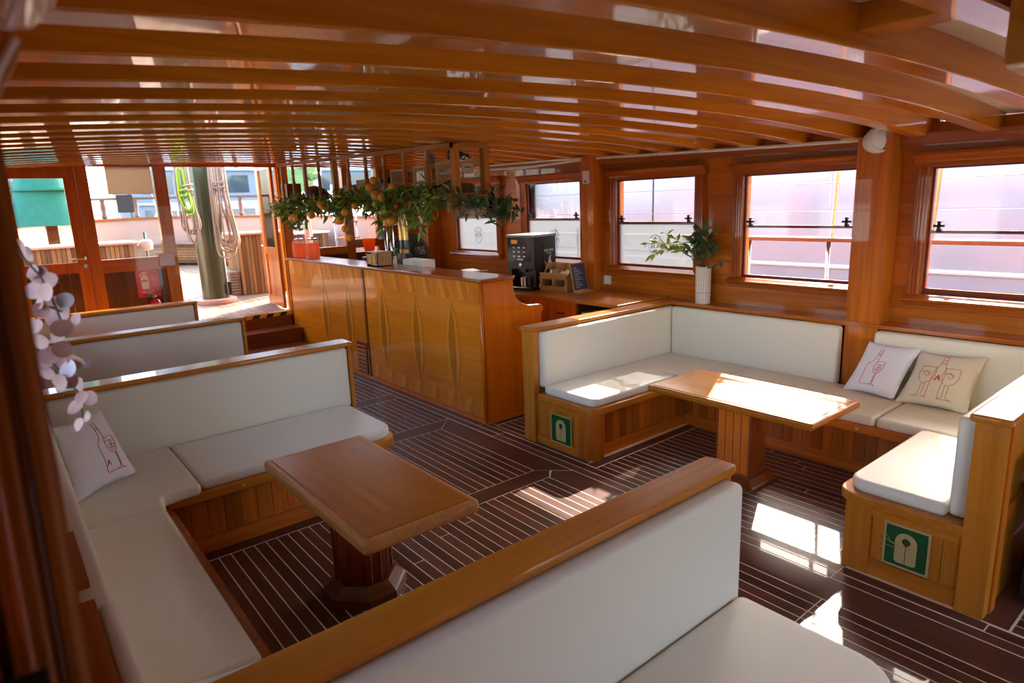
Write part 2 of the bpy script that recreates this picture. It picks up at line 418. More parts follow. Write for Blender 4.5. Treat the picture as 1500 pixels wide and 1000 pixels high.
for n_, (y0, y1) in enumerate(WINS[::-1]):
    z0, z1 = wz((y0+y1)/2); yc = (y0+y1)/2
    win = thing('window_%d' % (n_+1), (5.4, yc, z0), kind='structure')
    cw = .095
    for s, ya, yb_ in ((-1, y0-cw, y0), (1, y1, y1+cw)):
        obj('jamb', box(5.345, 5.41, ya, yb_, z0-.02, z1+.01), 'trimZ', win, bev=.006)
        for q in range(3):
            yy = ya + cw*(.25+.25*q); obj('flute', tube(nb(), [(5.345, yy, z0), (5.345, yy, z1)], .009, 6), 'trimZ', win)
    hd = nb(); prism(hd, [(5.41, z1), (5.41, z1+.10), (5.30, z1+.10), (5.295, z1+.085), (5.31, z1+.07), (5.325, z1+.06), (5.34, z1+.03), (5.345, z1)], 'y', y0-cw-.02, y1+cw+.02)
    for v in hd.verts: pass
    o = obj('hood', hd, 'trimY', win)
    sl = nb(); prism(sl, [(5.41, z0-.09), (5.41, z0), (5.35, z0-.003), (5.33, z0-.015), (5.285, z0-.03), (5.28, z0-.045), (5.30, z0-.055), (5.325, z0-.06), (5.335, z0-.09)], 'y', y0-cw-.015, y1+cw+.015)
    obj('sill', sl, 'trimY', win)
    zr = z0 + .455 + .01*(y0 > 5); fw = .014
    sb = nb(); bx(sb, 5.385, 5.41, y0, y0+fw, z0, z1); bx(sb, 5.385, 5.41, y1-fw, y1, z0, z1); bx(sb, 5.385, 5.41, y0+fw, y1-fw, z1-fw, z1); bx(sb, 5.385, 5.41, y0+fw, y1-fw, z0, z0+fw+.008)
    obj('sash', sb, 'sashY', win)
    obj('meeting_rail', box(5.38, 5.41, y0+fw, y1-fw, zr-.011, zr+.011), 'sashY', win)
    obj('upper_pane', box(5.396, 5.400, y0+fw, y1-fw, zr+.011, z1-fw), 'glass', win, smooth=0)
    lp = obj('lower_pane', box(5.396, 5.400, y0+fw, y1-fw, z0+fw+.008, zr-.011), 'frost' if n_ >= 2 else 'glass', win, smooth=0)
    for yy in (y0+.075, y1-.075):
        lb = nb(); zz = zr+.045
        bx(lb, 5.35, 5.372, yy-.034, yy+.034, zz-.009, zz+.009); bx(lb, 5.35, 5.372, yy-.009, yy+.009, zz-.034, zz+.034); bx(lb, 5.355, 5.385, yy-.013, yy+.013, zz-.045, zz-.02)
        obj('latch', lb, 'iron', win, bev=.003)
    if n_ >= 2:   # etched badge on the frosted panes
        zc = z0 + .23; lg = nb()
        for r in (.088, .080): tube(lg, [(5.393, yc+r*.95*math.cos(t*PI/14), zc+.02+r*math.sin(t*PI/14)) for t in range(1, 14)], .0018, 5)
        tube(lg, [(5.393, yc-.083, zc+.0), (5.393, yc-.075, zc-.05), (5.393, yc-.03, zc-.11), (5.393, yc, zc-.125), (5.393, yc+.03, zc-.11), (5.393, yc+.075, zc-.05), (5.393, yc+.083, zc)], .002, 5)
        prism(lg, [(yc-.022, zc+.06), (yc+.022, zc+.06), (yc, zc+.085)], 'x', 5.392, 5.395)
        for q in range(4): bx(lg, 5.392, 5.395, yc-.055+q*.031, yc-.04+q*.031, zc+.03, zc+.042)
        tube(lg, [(5.393, yc-.03+.012*i, zc-.06+(.012 if i % 2 else 0)) for i in range(6)], .0018, 5)
        obj('badge', lg, 'grey', lp)
        txt('badge_lettering', 'BUP', .075, 'grey', lp, frame((5.393, yc, zc-.012), (0, -1, 0), (0, 0, 1)), shear=.25)

# ---- port wall (light comes through its windows), trims beside the camera
bmw = nb()
def lw(y0, y1, z0, z1): bx(bmw, -.13, -.05, y0, y1, z0, z1)
LWIN = [(1.25, 2.3), (2.75, 3.75), (4.25, 5.25), (5.75, 6.75), (7.25, 8.25)]
le = [.78] + [v for w_ in LWIN for v in w_] + [9.4]
for i in range(0, len(le), 2): lw(le[i], le[i+1], -.05, zb(0, le[i])+.13)
for y0, y1 in LWIN: lw(y0, y1, -.05, 1.22); lw(y0, y1, 2.14, zb(0, y0)+.13)
wall_l = tag(obj('wall_left', bmw, 'wallY'), kind='structure')
obj('wall_board', box(-.05, -.03, .80, 9.35, .98, 1.21), 'wallY', wall_l)
for n_, (y0, y1) in enumerate(LWIN):
    win = thing('window_%d' % (n_+6), (-.05, (y0+y1)/2, 1.22), kind='structure')
    fb = nb(); bx(fb, -.06, -.02, y0-.08, y0, 1.2, 2.16); bx(fb, -.06, -.02, y1, y1+.08, 1.2, 2.16); bx(fb, -.06, -.02, y0-.08, y1+.08, 2.16, 2.24); bx(fb, -.06, .01, y0-.08, y1+.08, 1.15, 1.2)
    obj('window_frame', fb, 'trimZ', win, bev=.005)
    obj('meeting_rail', box(-.08, -.055, y0, y1, 1.67, 1.69), 'sashY', win)
    obj('pane', box(-.075, -.071, y0, y1, 1.22, 2.14), 'glass', win, smooth=0)
# moulded post in the near left corner
post = thing('trim_1', (-.05, .76, .6), kind='structure')
def leanbox(x0, x1, y0, y1, z0, z1, k=.022):
    bm = nb(); bx(bm, x0, x1, y0, y1, z0, z1)
    for v in bm.verts: v.co.x += k*(v.co.z-1.7)
    return bm
obj('post_face', leanbox(-.30, -.030, .735, .80, .3, 2.6), 'postZ', post)
obj('post_edge', leanbox(-.030, .019, .70, .80, .3, 2.6), 'postZ', post, bev=.006)
for x_, r_, m_ in ((-.028, .010, 'trimZ'), (-.014, .007, 'postZ'), (-.004, .005, 'darkpanelZ'), (.008, .008, 'postZ')):
    obj('moulding', tube(nb(), [(x_+.022*(.3-1.7), .70, .3), (x_+.022*(2.6-1.7), .70, 2.6)], r_, 8), m_, post)

wb_ = nb()  # unseen aft wall, added to cut light from astern; opening placed for the lighting
for a_ in ((-.1, 3.3, -2.4, -2.32, -.05, 2.6), (5.3, 5.45, -2.4, -2.32, -.05, 2.5), (3.3, 5.3, -2.4, -2.32, 2.25, 2.6)): bx(wb_, *a_)
wall_b = tag(obj('wall_back_added', wb_, 'wallX'), kind='structure')
lwb = nb(); bx(lwb, -.13, -.05, -.75, .78, -.05, 2.5); bx(lwb, -.13, -.05, -2.4, -.75, -.05, .8); bx(lwb, -.13, -.05, -2.4, -.75, 2.2, 2.5)  # unseen wall beside the camera, added to dim the near bench; aft gap admits light
tag(obj('wall_left_added', lwb, 'wallY'), kind='structure')
# ---- forward bulkhead at y = 9.35
YF = 9.35
wall_f = tag(obj('wall_front', box(-.1, .25, YF-.03, YF+.05, -.05, 2.66), 'wallZ'), kind='structure')
def wf(name, x0, x1, z0, z1, mat='wallZ', y0=YF-.04, y1=YF+.04, bev=.006): return obj(name, box(x0, x1, y0, y1, z0, z1), mat, wall_f, bev=bev)
wf('post', .977, 1.10, -.05, 2.68); wf('post', 1.80, 1.945, -.05, 2.68, y0=YF-.06)
wf('post', 3.36, 3.50, 1.345, 2.68, 'wallZ', YF-.07); wf('post', 4.33, 4.46, 1.0, 2.66); wf('post', 4.86, 4.98, 1.0, 2.66); wf('post', 5.3, 5.42, .5, 2.6)
wf('rail', 1.10, 1.80, 1.33, 1.49, 'wallX'); wf('rail', 3.50, 4.33, 1.33, 1.44, 'wallX'); wf('rail', 4.46, 4.86, 1.40, 1.53, 'wallX')
wf('rail', -.1, 5.42, 2.60, 2.68, 'trimX', y0=YF-.03); wf('rail', 1.1, 1.8, .56, .66, 'wallX')
wf('panel', 4.98, 5.3, .5, 2.6, 'wallZ'); wf('panel', 3.5, 4.86, .5, 1.33, 'darkpanelZ', y0=YF-.02)
for i in range(6): wf('panel_board', 1.10+i*.1167, 1.215+i*.1167, .66, 1.33, 'darkpanelZ', YF-.015, YF+.02, .004)
wf('pane', 1.11, 1.79, 1.49, 2.60, 'glass', YF-.002, YF+.002, 0); wf('pane', 3.5, 4.33, 1.44, 2.6, 'glass', YF-.002, YF+.002, 0); wf('pane', 4.46, 4.86, 1.53, 2.6, 'glass', YF-.002, YF+.002, 0)
# closed port door
d1 = thing('door_1', (.6, YF, .56), kind='structure')
db = nb(); bx(db, .25, .34, YF-.025, YF+.025, .56, 2.6); bx(db, .855, .975, YF-.025, YF+.025, .56, 2.6); bx(db, .34, .855, YF-.025, YF+.025, 2.465, 2.6); bx(db, .34, .855, YF-.025, YF+.025, 1.36, 1.485); bx(db, .34, .855, YF-.025, YF+.025, .56, .72)
obj('door_frame', db, 'wallZ', d1, bev=.004)
for i in range(5): obj('panel_board', box(.34+i*.103, .441+i*.103, YF-.01, YF+.012, .72, 1.36), 'darkpanelZ', d1)
obj('pane', box(.34, .855, YF-.003, YF+.003, 1.485, 2.465), 'glass', d1, smooth=0)
hb = nb(); lathe(hb, [(.028, 0), (.028, .008), (.012, .01), (.012, .035)], n=12, M=frame((.925, YF-.025, 1.53), (1, 0, 0), (0, 0, 1)))
tube(hb, [(.925, YF-.06, 1.53), (.87, YF-.062, 1.528), (.80, YF-.06, 1.527)], .009, 8)
obj('handle', hb, 'steel', d1)
kb = nb(); lathe(kb, [(.026, 0), (.026, .008), (.02, .012)], n=12, M=frame((.93, YF-.025, 1.44), (1, 0, 0), (0, 0, 1))); bx(kb, .926, .934, YF-.045, YF-.025, 1.40, 1.44)
obj('lock', kb, 'steel', d1)
# open starboard door, swung out over the foredeck
d2 = thing('door_2', (3.31, 9.65, .6), kind='structure')
db = nb(); X0, X1 = 3.29, 3.33
for a in ((9.40, 9.50, .60, 2.69), (9.92, 10.02, .62, 2.69), (9.50, 9.92, 2.58, 2.69), (9.50, 9.92, 1.38, 1.48), (9.50, 9.92, .62, .76)): bx(db, X0, X1, *a)
obj('door_frame', db, 'wallZ', d2, bev=.004)
obj('pane', box(3.308, 3.312, 9.50, 9.92, 1.48, 2.58), 'glass', d2, smooth=0)
for i in range(7): obj('panel_board', box(3.302, 3.318, 9.50+i*.06, 9.557+i*.06, .76, 1.38), 'benchZ', d2, bev=.003)
obj('handle', tube(nb(), [(3.29, 9.96, 1.50), (3.25, 9.96, 1.50), (3.25, 9.88, 1.50)], .008, 8), 'steel', d2)
wf('post', 3.35, 3.42, .3, 2.68, 'trimZ', YF-.03, YF+.05)

# ---- foredeck
def dz(y): return .57 + .07*(y-9.3)
deck_bm = nb(); loops(deck_bm, [[Vector((-2, 9.3, dz(9.3)-.01)), Vector((7, 9.3, dz(9.3)-.01)), Vector((7, 9.3, -.2)), Vector((-2, 9.3, -.2))], [Vector((-2, 16.5, dz(16.5)-.01)), Vector((7, 16.5, dz(16.5)-.01)), Vector((7, 16.5, -.2)), Vector((-2, 16.5, -.2))]])
deck = tag(obj('floor_2', deck_bm, 'stem', smooth=0), kind='structure')
def slope_box(x0, x1, y0, y1, h0, h1):
    bm = nb(); bx(bm, x0, x1, y0, y1, h0, h1)
    for v in bm.verts: v.co.z += dz(v.co.y)
    return bm
for i in range(46): obj('deck_plank', slope_box(.4+i*.105, .4+i*.105+.099, 9.3, 16.3, -.02, 0), 'deckY', deck, smooth=0)
obj('sill_board', box(1.95, 3.35, 9.26, 9.42, .545, .578), 'capX', deck, bev=.004)
# steps from the saloon up to the foredeck
st = tag(thing('trim_2', (2.6, 8.8, 0)), kind='structure')
for i, (z, y0, y1) in enumerate(((.19, 8.5, 8.9), (.38, 8.88, 9.28))):
    obj('riser', box(1.98, 3.33, y0+.02, y0+.04, z-.19, z-.03), 'pedestalX', st)
    obj('tread', box(1.96, 3.335, y0, y1+.02, z-.03, z), 'pedestalX', st, bev=.006)
obj('riser', box(1.98, 3.33, 9.255, 9.275, .38, .545), 'pedestalX', st)
for i in range(14):
    x = 2.0 + i*.096
    bm = prism(nb(), [(x, .525), (x+.096, .525), (x+.126, .572), (x+.03, .572)], 'y', 9.248, 9.254)
    obj('hazard_stripe', bm, 'yellow' if i % 2 else 'black', st, smooth=0)

# ================================================================== BENCHES
def boards(parent, axis, c0, c1, at, z0, z1, pitch, mat='benchZ', thick=.016, out=-1):
    n = max(1, round((c1-c0)/pitch)); p = (c1-c0)/n
    for i in range(n):
        a, b = c0+i*p+.0015, c0+(i+1)*p-.0015
        lo, hi = sorted((at, at+out*thick))
        bm = box(a, b, lo, hi, z0, z1) if axis == 'x' else box(lo, hi, a, b, z0, z1)
        obj('board', bm, mat, parent, bev=.003, seg=1, smooth=0)
def cushion(name, parent, pts, z0, z1, r=.022, M=None, puff=.006, mat='leather'):
    return obj(name, slab(nb(), pts, z0, z1, r, 3, M, puff), mat, parent, smooth=60)
def back_x(parent, x0, x1, y0, y1, z0, z1, face=-1):
    """upright cushion running along x, its padded face towards face*y"""
    yb_ = y1 if face < 0 else y0; th = y1-y0
    M = Matrix(((1,0,0,0),(0,0,face,yb_),(0,1,0,0),(0,0,0,1)))
    return cushion('back_cushion', parent, [(x0,z0,.03),(x1,z0,.03),(x1,z1,.03),(x0,z1,.03)], 0, th, .02, M, .004)
def back_y(parent, y0, y1, x0, x1, z0, z1, face=-1):
    xb = x1 if face < 0 else x0; th = x1-x0
    M = Matrix(((0,0,face,xb),(1,0,0,0),(0,1,0,0),(0,0,0,1)))
    return cushion('back_cushion', parent, [(y0,z0,.03),(y1,z0,.03),(y1,z1,.03),(y0,z1,.03)], 0, th, .02, M, .004)
def cap_x(parent, x0, x1, y0, y1, z=.985, th=.035, rr=.03):
    return obj('cap_rail', slab(nb(), [(x0,y0,.004),(x1,y0,rr),(x1,y1,rr),(x0,y1,.004)] , z-th, z, .012, 3), 'capX', parent)

# ---- starboard U-shaped booth
bo = thing('booth_bench', (4.3, 2.4, 0), 'U-shaped white upholstered booth bench around the sunlit table under the starboard windows', 'bench')
# forward partition
obj('partition', box(3.41, 5.39, 3.95, 4.06, 0, .95), 'capX', bo)
obj('corner_post', box(3.375, 3.44, 3.93, 4.07, 0, .952), 'capZ', bo, bev=.006)
obj('cap_rail', slab(nb(), [(3.36,3.915,.006),(5.39,3.915,.0),(5.39,4.09,.0),(3.36,4.09,.006)], .95, .985, .01, 3), 'capX', bo)
back_x(bo, 3.44, 5.18, 3.86, 3.95, .47, .945)
# wall side
obj('wall_ledge', box(5.17, 5.40, .76, 3.92, .955, .985), 'wallY', bo, bev=.006)
back_y(bo, 2.25, 3.855, 5.10, 5.185, .47, .95); back_y(bo, .94, 1.99, 5.10, 5.185, .47, .95)
obj('seat_base', box(4.66, 5.38, .87, 3.93, .0, .405), 'benchY', bo)
obj('seat_base', box(3.47, 4.7, 3.36, 3.93, .0, .405), 'benchY', bo)
obj('seat_base', box(3.43, 4.7, .84, 1.33, .0, .405), 'benchY', bo)
# seat cushions
cushion('seat_cushion', bo, [(3.42,3.29,.07),(4.43,3.29,.01),(4.43,3.86,.01),(3.42,3.86,.01)], .43, .50)
cushion('seat_cushion', bo, [(4.437,2.985,.01),(5.10,2.985,.01),(5.10,3.86,.01),(4.437,3.86,.01)], .43, .50)
cushion('seat_cushion', bo, [(4.437,1.685,.01),(5.10,1.685,.01),(5.10,2.978,.01),(4.437,2.978,.01)], .43, .50)
cushion('seat_cushion', bo, [(4.437,.955,.01),(5.10,.955,.01),(5.10,1.678,.01),(4.437,1.678,.01)], .43, .50)
cushion('seat_cushion', bo, [(3.39,.935,.01),(4.43,.935,.01),(4.43,1.40,.05),(3.39,1.40,.10)], .43, .50)
# lips under the cushions
obj('seat_lip', slab(nb(), [(3.39,3.26,.10),(4.5,3.26,.0),(4.5,3.9,.0),(3.39,3.9,.0)], .375, .432, .008, 3), 'capX', bo)
obj('seat_lip', slab(nb(), [(4.41,1.44,0),(4.5,1.44,0),(4.5,3.26,0),(4.41,3.26,0)], .375, .432, .006, 3), 'benchY', bo)
obj('seat_lip', slab(nb(), [(3.35,.845,.0),(4.5,.845,.0),(4.5,1.44,.0),(3.35,1.44,.11)], .375, .432, .008, 3), 'capX', bo)
# end panel towards the aisle, forward wing
obj('end_post', slab(nb(), [(3.395,3.27,.09),(3.52,3.27,.02),(3.52,3.45,.01),(3.395,3.45,.01)], 0, .376, .004, 2), 'benchZ', bo)
boards(bo, 'y', 3.45, 3.93, 3.425, .07, .36, .12, 'capZ')
obj('kick_rail', box(3.40, 3.425, 3.45, 3.93, 0, .07), 'capY', bo, bev=.003); obj('top_rail', box(3.40, 3.425, 3.45, 3.93, .335, .376), 'capY', bo, bev=.003)
# inner faces
boards(bo, 'x', 3.53, 4.66, 3.36, .09, .375, .078); obj('kick_rail', box(3.53, 4.66, 3.335, 3.36, 0, .09), 'benchX', bo, bev=.003)
boards(bo, 'y', 1.35, 3.34, 4.66, .09, .375, .078); obj('kick_rail', box(4.635, 4.66, 1.35, 3.335, 0, .09), 'benchY', bo, bev=.003)
boards(bo, 'x', 3.50, 4.66, 1.33, .09, .375, .078, out=1); obj('kick_rail', box(3.50, 4.66, 1.33, 1.355, 0, .09), 'benchX', bo, bev=.003)
# aft wing end panel
obj('end_post', box(3.36, 3.50, 1.25, 1.38, 0, .376), 'capZ', bo, bev=.02)
boards(bo, 'y', .845, 1.25, 3.395, .09, .345, .085, 'capZ')
obj('kick_rail', box(3.365, 3.39, .845, 1.25, 0, .09), 'capY', bo, bev=.003); obj('top_rail', box(3.365, 3.39, .845, 1.25, .335, .376), 'capY', bo, bev=.003)
# aft partition
obj('corner_post', box(3.345, 3.43, .73, .845, 0, .955), 'capZ', bo, bev=.006)
obj('partition', box(3.43, 5.39, .74, .84, 0, .955), 'capZ', bo)
for x0, x1 in ((3.43, 3.5), (4.1, 4.17), (4.8, 4.87)): obj('stile', box(x0, x1, .72, .74, .0, .955), 'benchZ', bo, bev=.004)
obj('rail', box(3.5, 4.8, .722, .74, .45, .52), 'benchX', bo, bev=.004)
obj('cap_rail', slab(nb(), [(3.335,.70,.01),(5.39,.70,.0),(5.39,.87,.0),(3.335,.87,.01)], .955, .99, .012, 3), 'capX', bo)
back_x(bo, 3.42, 5.09, .85, .935, .435, .94, face=1)
def life_sign(label, x, yc, zc, w_, h_):
    t = thing('safety_sign', (x, yc, zc-h_/2), label, 'sign', 'life jacket signs')
    obj('border', box(x-.003, x, yc-w_/2, yc+w_/2, zc-h_/2, zc+h_/2), 'sign_cream', t, smooth=0)
    obj('green_field', box(x-.0045, x-.003, yc-w_/2+.012, yc+w_/2-.012, zc-h_/2+.012, zc+h_/2-.012), 'green_sign', t, smooth=0)
    # vest: arch with a neck hole and a split down the front  (u to the viewer's right = -y)
    W, H = w_*.47, h_*.72; cx, cz = yc, zc-h_*.02; r = W/2
    for s in (-1, 1):
        pts = [(cx+s*.0015, cz-H/2), (cx+s*(W/2-.012), cz-H/2), (cx+s*W/2, cz-H/2+.012)]
        pts += [(cx+s*r*math.cos(a*PI/20), cz+H/2-r+r*math.sin(a*PI/20)) for a in range(0, 11)]
        k = r*.38
        pts += [(cx+s*k*math.cos(a*PI/20)*1.0, cz+H/2-r+ k*1.25*math.sin(a*PI/20)) for a in range(10, -1, -1)]
        pts += [(cx+s*.0015, cz+H/2-r-k*1.2)]
        bm = nb(); vs0 = [bm.verts.new((x-.006, a, b)) for a, b in pts]; f = bm.faces.new(vs0); bmesh.ops.triangulate(bm, faces=[f])
        obj('life_vest_symbol', bm, 'sign_cream', t, smooth=0)
    return t
life_sign('green life jacket sign on the bench end beside the bar, partly in shade', 3.3975, 3.635, .18, .245, .25)
ls2 = life_sign('green life jacket sign with pale scratches on the bench end nearest the camera', 3.371, 1.08, .215, .215, .235)
sc = nb()
for i, (a, b, c) in enumerate((((1.195,.30),(1.15,.23),(1.06,.215)), ((1.19,.25),(1.15,.225),(1.10,.22)), ((1.205,.225),(1.17,.205),(1.12,.205)), ((1.21,.195),(1.19,.185),(1.175,.185)))):
    tube(sc, [(3.363, *a), (3.363, *b), (3.363, *c)], .0014, 4)
obj('scratch', sc, 'sign_cream', ls2)
for y_, z_ in ((1.78, .405),):
    obj('screw_cover', lathe(nb(), [(.012, 0), (.012, .003), (.004, .004)], n=10, M=frame((4.41, y_, z_), (0, 1, 0), (0, 0, -1))), 'sign_cream', bo)

# ---- port side benches
def lbench(name, label, y, x1, sx0, seat_depth, hull=None, group=None):
    """partition across the boat at y with padded back facing aft"""
    t = thing(name, (x1*.5, y, 0), label, 'bench', group)
    obj('partition', box(-.03, x1, y+.09, y+.15, 0, .95), 'capX', t)
    obj('end_board', box(x1-.005, x1+.022, y-.0, y+.16, 0, .955), 'capZ', t, bev=.005)
    cap_x(t, -.03, x1+.035, y-.02, y+.17)
    back_x(t, .13, x1-.01, y, y+.09, .465, .945)
    return t
b3 = lbench('booth_bench', 'long white port bench wrapped around the nearest wooden table', 4.63, 2.08, .1, .7)
cushion('seat_cushion', b3, [(.755,3.86,.02),(2.03,3.86,.14),(2.03,4.62,.02),(.755,4.62,.02)], .43, .50)
cushion('seat_cushion', b3, [(.13,3.64,.02),(.53,3.64,.01),(.545,3.78,.02),(.748,3.81,.02),(.748,4.62,.02),(.13,4.62,.02)], .43, .50, puff=0)
cushion('seat_cushion', b3, [(.13,2.10,.02),(.525,2.10,.03),(.525,3.632,.02),(.13,3.632,.02)], .43, .50)
obj('seat_base', box(-.03, .58, 2.07, 4.7, 0, .40), 'benchX', b3); obj('seat_base', box(.5, 1.94, 3.975, 4.72, 0, .40), 'benchX', b3)
obj('seat_lip', slab(nb(), [(.55,3.835,.0),(2.055,3.835,.15),(2.055,4.62,.0),(.55,4.62,.0)], .375, .432, .008, 3), 'capX', b3)
obj('seat_lip', slab(nb(), [(.40,2.1,0),(.55,2.1,0),(.55,3.9,0),(.40,3.9,0)], .375, .432, .006, 3), 'benchY', b3)
boards(b3, 'x', .60, 1.94, 3.975, .10, .375, .098); obj('kick_rail', box(.60, 1.95, 3.945, 3.975, 0, .10), 'benchX', b3, bev=.003)
boards(b3, 'y', 2.07, 3.945, .58, .10, .375, .098, out=1); obj('kick_rail', box(.58, .61, 2.07, 3.945, 0, .10), 'benchY', b3, bev=.003)
boards(b3, 'y', 3.98, 4.62, 1.94, .06, .375, .1, 'capZ', out=1)
obj('end_post', box(1.90, 1.96, 3.955, 4.03, 0, .375), 'capZ', b3, bev=.006)
obj('screw_cover', lathe(nb(), [(.012, 0), (.012, .003), (.004, .004)], n=10, M=frame((.98, 3.835, .405), (1, 0, 0), (0, 0, 1))), 'sign_cream', b3)
back_y(b3, 1.99, 4.55, .03, .125, .50, .965, face=1)
obj('wall_ledge', box(-.05, .082, 2.075, 2.46, .965, .99), 'trimY', b3, bev=.008)
obj('wall_ledge', box(-.05, .03, 2.5, 4.6, .955, .985), 'trimY', b3, bev=.006)
b2 = lbench('bench', 'middle white bench with wooden cap rail, second from the bow doors', 6.60, 1.88, .1, .7)
cushion('seat_cushion', b2, [(.13,5.85,.02),(1.84,5.85,.12),(1.84,6.59,.02),(.13,6.59,.02)], .43, .50)
obj('seat_base', box(-.03, 1.78, 5.92, 6.65, 0, .43), 'benchX', b2)
b1 = lbench('bench', 'rearmost white bench with wooden cap rail, nearest the bow doors', 8.35, 1.86, .1, .7)
cushion('seat_cushion', b1, [(.13,7.6,.02),(1.82,7.6,.12),(1.82,8.34,.02),(.13,8.34,.02)], .43, .50)
obj('seat_base', box(-.03, 1.76, 7.68, 8.4, 0, .43), 'benchX', b1)
# ---- foreground back-to-back bench
fg = thing('bench', (1.1, 1.3, 0), 'big white back-to-back bench with a broad wooden cap in the foreground', 'bench')
obj('partition', box(.135, 2.06, 1.30, 1.37, 0, .955), 'capX', fg)
obj('end_board', box(2.055, 2.085, 1.285, 1.385, 0, .957), 'capZ', fg, bev=.004)
obj('cap_rail', slab(nb(), [(.086,1.265,.004),(2.10,1.265,.025),(2.10,1.405,.035),(.086,1.405,.004)], .955, .988, .006, 2), 'capX', fg)
back_x(fg, .135, 2.05, 1.205, 1.30, .455, .95)
back_x(fg, .13, 2.05, 1.37, 1.46, .50, .945, face=1)
cushion('seat_cushion', fg, [(.05,.62,.02),(2.05,.62,.13),(2.05,1.205,.02),(.05,1.205,.02)], .42, .50, .03)
cushion('seat_cushion', fg, [(.13,1.465,.02),(1.97,1.465,.02),(1.97,2.02,.12),(.55,2.02,.02),(.535,2.092,.02),(.13,2.092,.02)], .43, .50, puff=0)
obj('seat_lip', slab(nb(), [(.05,.60,.0),(2.085,.60,.14),(2.085,1.21,.0),(.05,1.21,.0)], .37, .432, .008, 3), 'capX', fg)
obj('seat_lip', slab(nb(), [(.5,1.46,.0),(2.0,1.46,.0),(2.0,2.06,.13),(.5,2.06,.0)], .375, .432, .008, 3), 'capX', fg)
boards(fg, 'x', .61, 1.9, 1.96, .05, .375, .098, out=1)
obj('seat_base', box(.1, 1.95, .72, 1.3, 0, .37), 'benchX', fg); obj('seat_base', box(.58, 1.9, 1.37, 1.96, 0, .375), 'benchX', fg)
lc = thing('side_ledge', (-.02, 1.4, .5), 'varnished brown side ledge with a white pad behind the near left post', 'ledge')
obj('ledge_board', box(-.028, .082, .82, 1.965, .95, .985), 'trimY', lc, bev=.01)
back_y(lc, 1.48, 1.962, .083, .128, .50, .975, face=1)

# ================================================================== TABLES
def table(label, cx, cy, w_, l_, h, th, px, py, pr, brackets=False, edge='edgeY', top='table'):
    t = thing('saloon_table', (cx, cy, 0), label, 'table')
    x0, x1, y0, y1 = cx-w_/2, cx+w_/2, cy-l_/2, cy+l_/2; e = .035
    obj('edge_band', slab(nb(), [(x0,y0,.02),(x1,y0,.02),(x1,y1,.02),(x0,y1,.02)], h-th, h-.002, .015, 3), edge, t)
    # mitred border and centre veneers, each a hair above the band
    m = .16
    def ven(pts, mat): obj('veneer', prism(nb(), pts, 'z', h-.004, h+.0015), mat, t, smooth=0)
    X0, X1, Y0, Y1 = x0+e, x1-e, y0+e, y1-e; a, b, c, d = X0+m, X1-m, Y0+m, Y1-m
    ven([(X0,Y0),(X1,Y0),(b,c),(a,c)], top+'X'); ven([(X1,Y0),(X1,Y1),(b,d),(b,c)], top+'Y')
    ven([(X1,Y1),(X0,Y1),(a,d),(b,d)], top+'X'); ven([(X0,Y1),(X0,Y0),(a,c),(a,d)], top+'Y')
    ven([(a,c),(b,c),(b,d),(a,d)], top+'Y')
    def octo(r, k=.36):
        q = r*k; return [(px-q,py-r),(px+q,py-r),(px+r,py-q),(px+r,py+q),(px+q,py+r),(px-q,py+r),(px-r,py+q),(px-r,py-q)]
    if not brackets:
        obj('pedestal', prism(nb(), octo(pr), 'z', .09, h-th), 'pedestalZ', t, bev=.003)
        for s in range(8):
            a_ = octo(pr+.002); p0, p1 = a_[s], a_[(s+1) % 8]
            for f in (.25, .75):
                xx, yy = p0[0]+(p1[0]-p0[0])*f, p0[1]+(p1[1]-p0[1])*f
                obj('reed', tube(nb(), [(xx, yy, .11), (xx, yy, h-th-.01)], .005, 6), 'pedestalZ', t)
        obj('base_moulding', loops(nb(), [[Vector((x,y,z)) for x, y in octo(r)] for r, z in ((pr+.062,.0),(pr+.062,.05),(pr+.05,.06),(pr+.035,.075),(pr+.012,.10))]), 'darkpanelX', t, smooth=0)
    else:
        obj('pedestal', box(px-.10, px+.10, py-.13, py+.13, .06, h-th), 'pedestalZ', t, bev=.02)
        for f in (-.09, -.03, .03, .09): obj('groove_strip', box(px-.102, px-.099, py+f-.026, py+f+.026, .09, h-th-.01), 'endpanelZ', t, bev=.0008, seg=1)
        obj('base_moulding', loops(nb(), [[Vector((px+s[0]*(r-.03), py+s[1]*r, z)) for s in ((-1,-1),(1,-1),(1,1),(-1,1))] for r, z in ((.20,.0),(.20,.03),(.185,.04),(.165,.06),(.15,.075))]), 'pedestalX', t, smooth=0)
        for s in (-1, 1):
            pts = [(py+s*(.13+.16*(1-math.cos(a*PI/16))), h-th-.24+.24*math.sin(a*PI/16)) for a in range(9)]
            inn = [(py+s*(.13+max(0,.16*(1-math.cos(a*PI/16))-.035)), h-th-.24+.24*math.sin(a*PI/16)+.0) for a in range(9)]
            rings = [[Vector((px-.035, p[0], p[1])), Vector((px+.035, p[0], p[1])), Vector((px+.035, q[0]-s*.002, q[1]+.03)), Vector((px-.035, q[0]-s*.002, q[1]+.03))] for p, q in zip(pts, inn)]
            obj('bracket', loops(nb(), rings), 'pedestalZ', t)
        obj('foot_rail', box(px-.03, px+.03, py-.45, py-.13, h-th-.03, h-th), 'pedestalY', t); obj('foot_rail', box(px-.03, px+.03, py+.13, py+.45, h-th-.03, h-th), 'pedestalY', t)
    return t
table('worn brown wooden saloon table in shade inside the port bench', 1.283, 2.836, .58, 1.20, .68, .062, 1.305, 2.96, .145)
table('wooden saloon table with sunlit top inside the starboard booth', 3.868, 2.283, .64, 1.21, .68, .05, 3.94, 2.36, .15, True, 'tableY', 'tablelight')

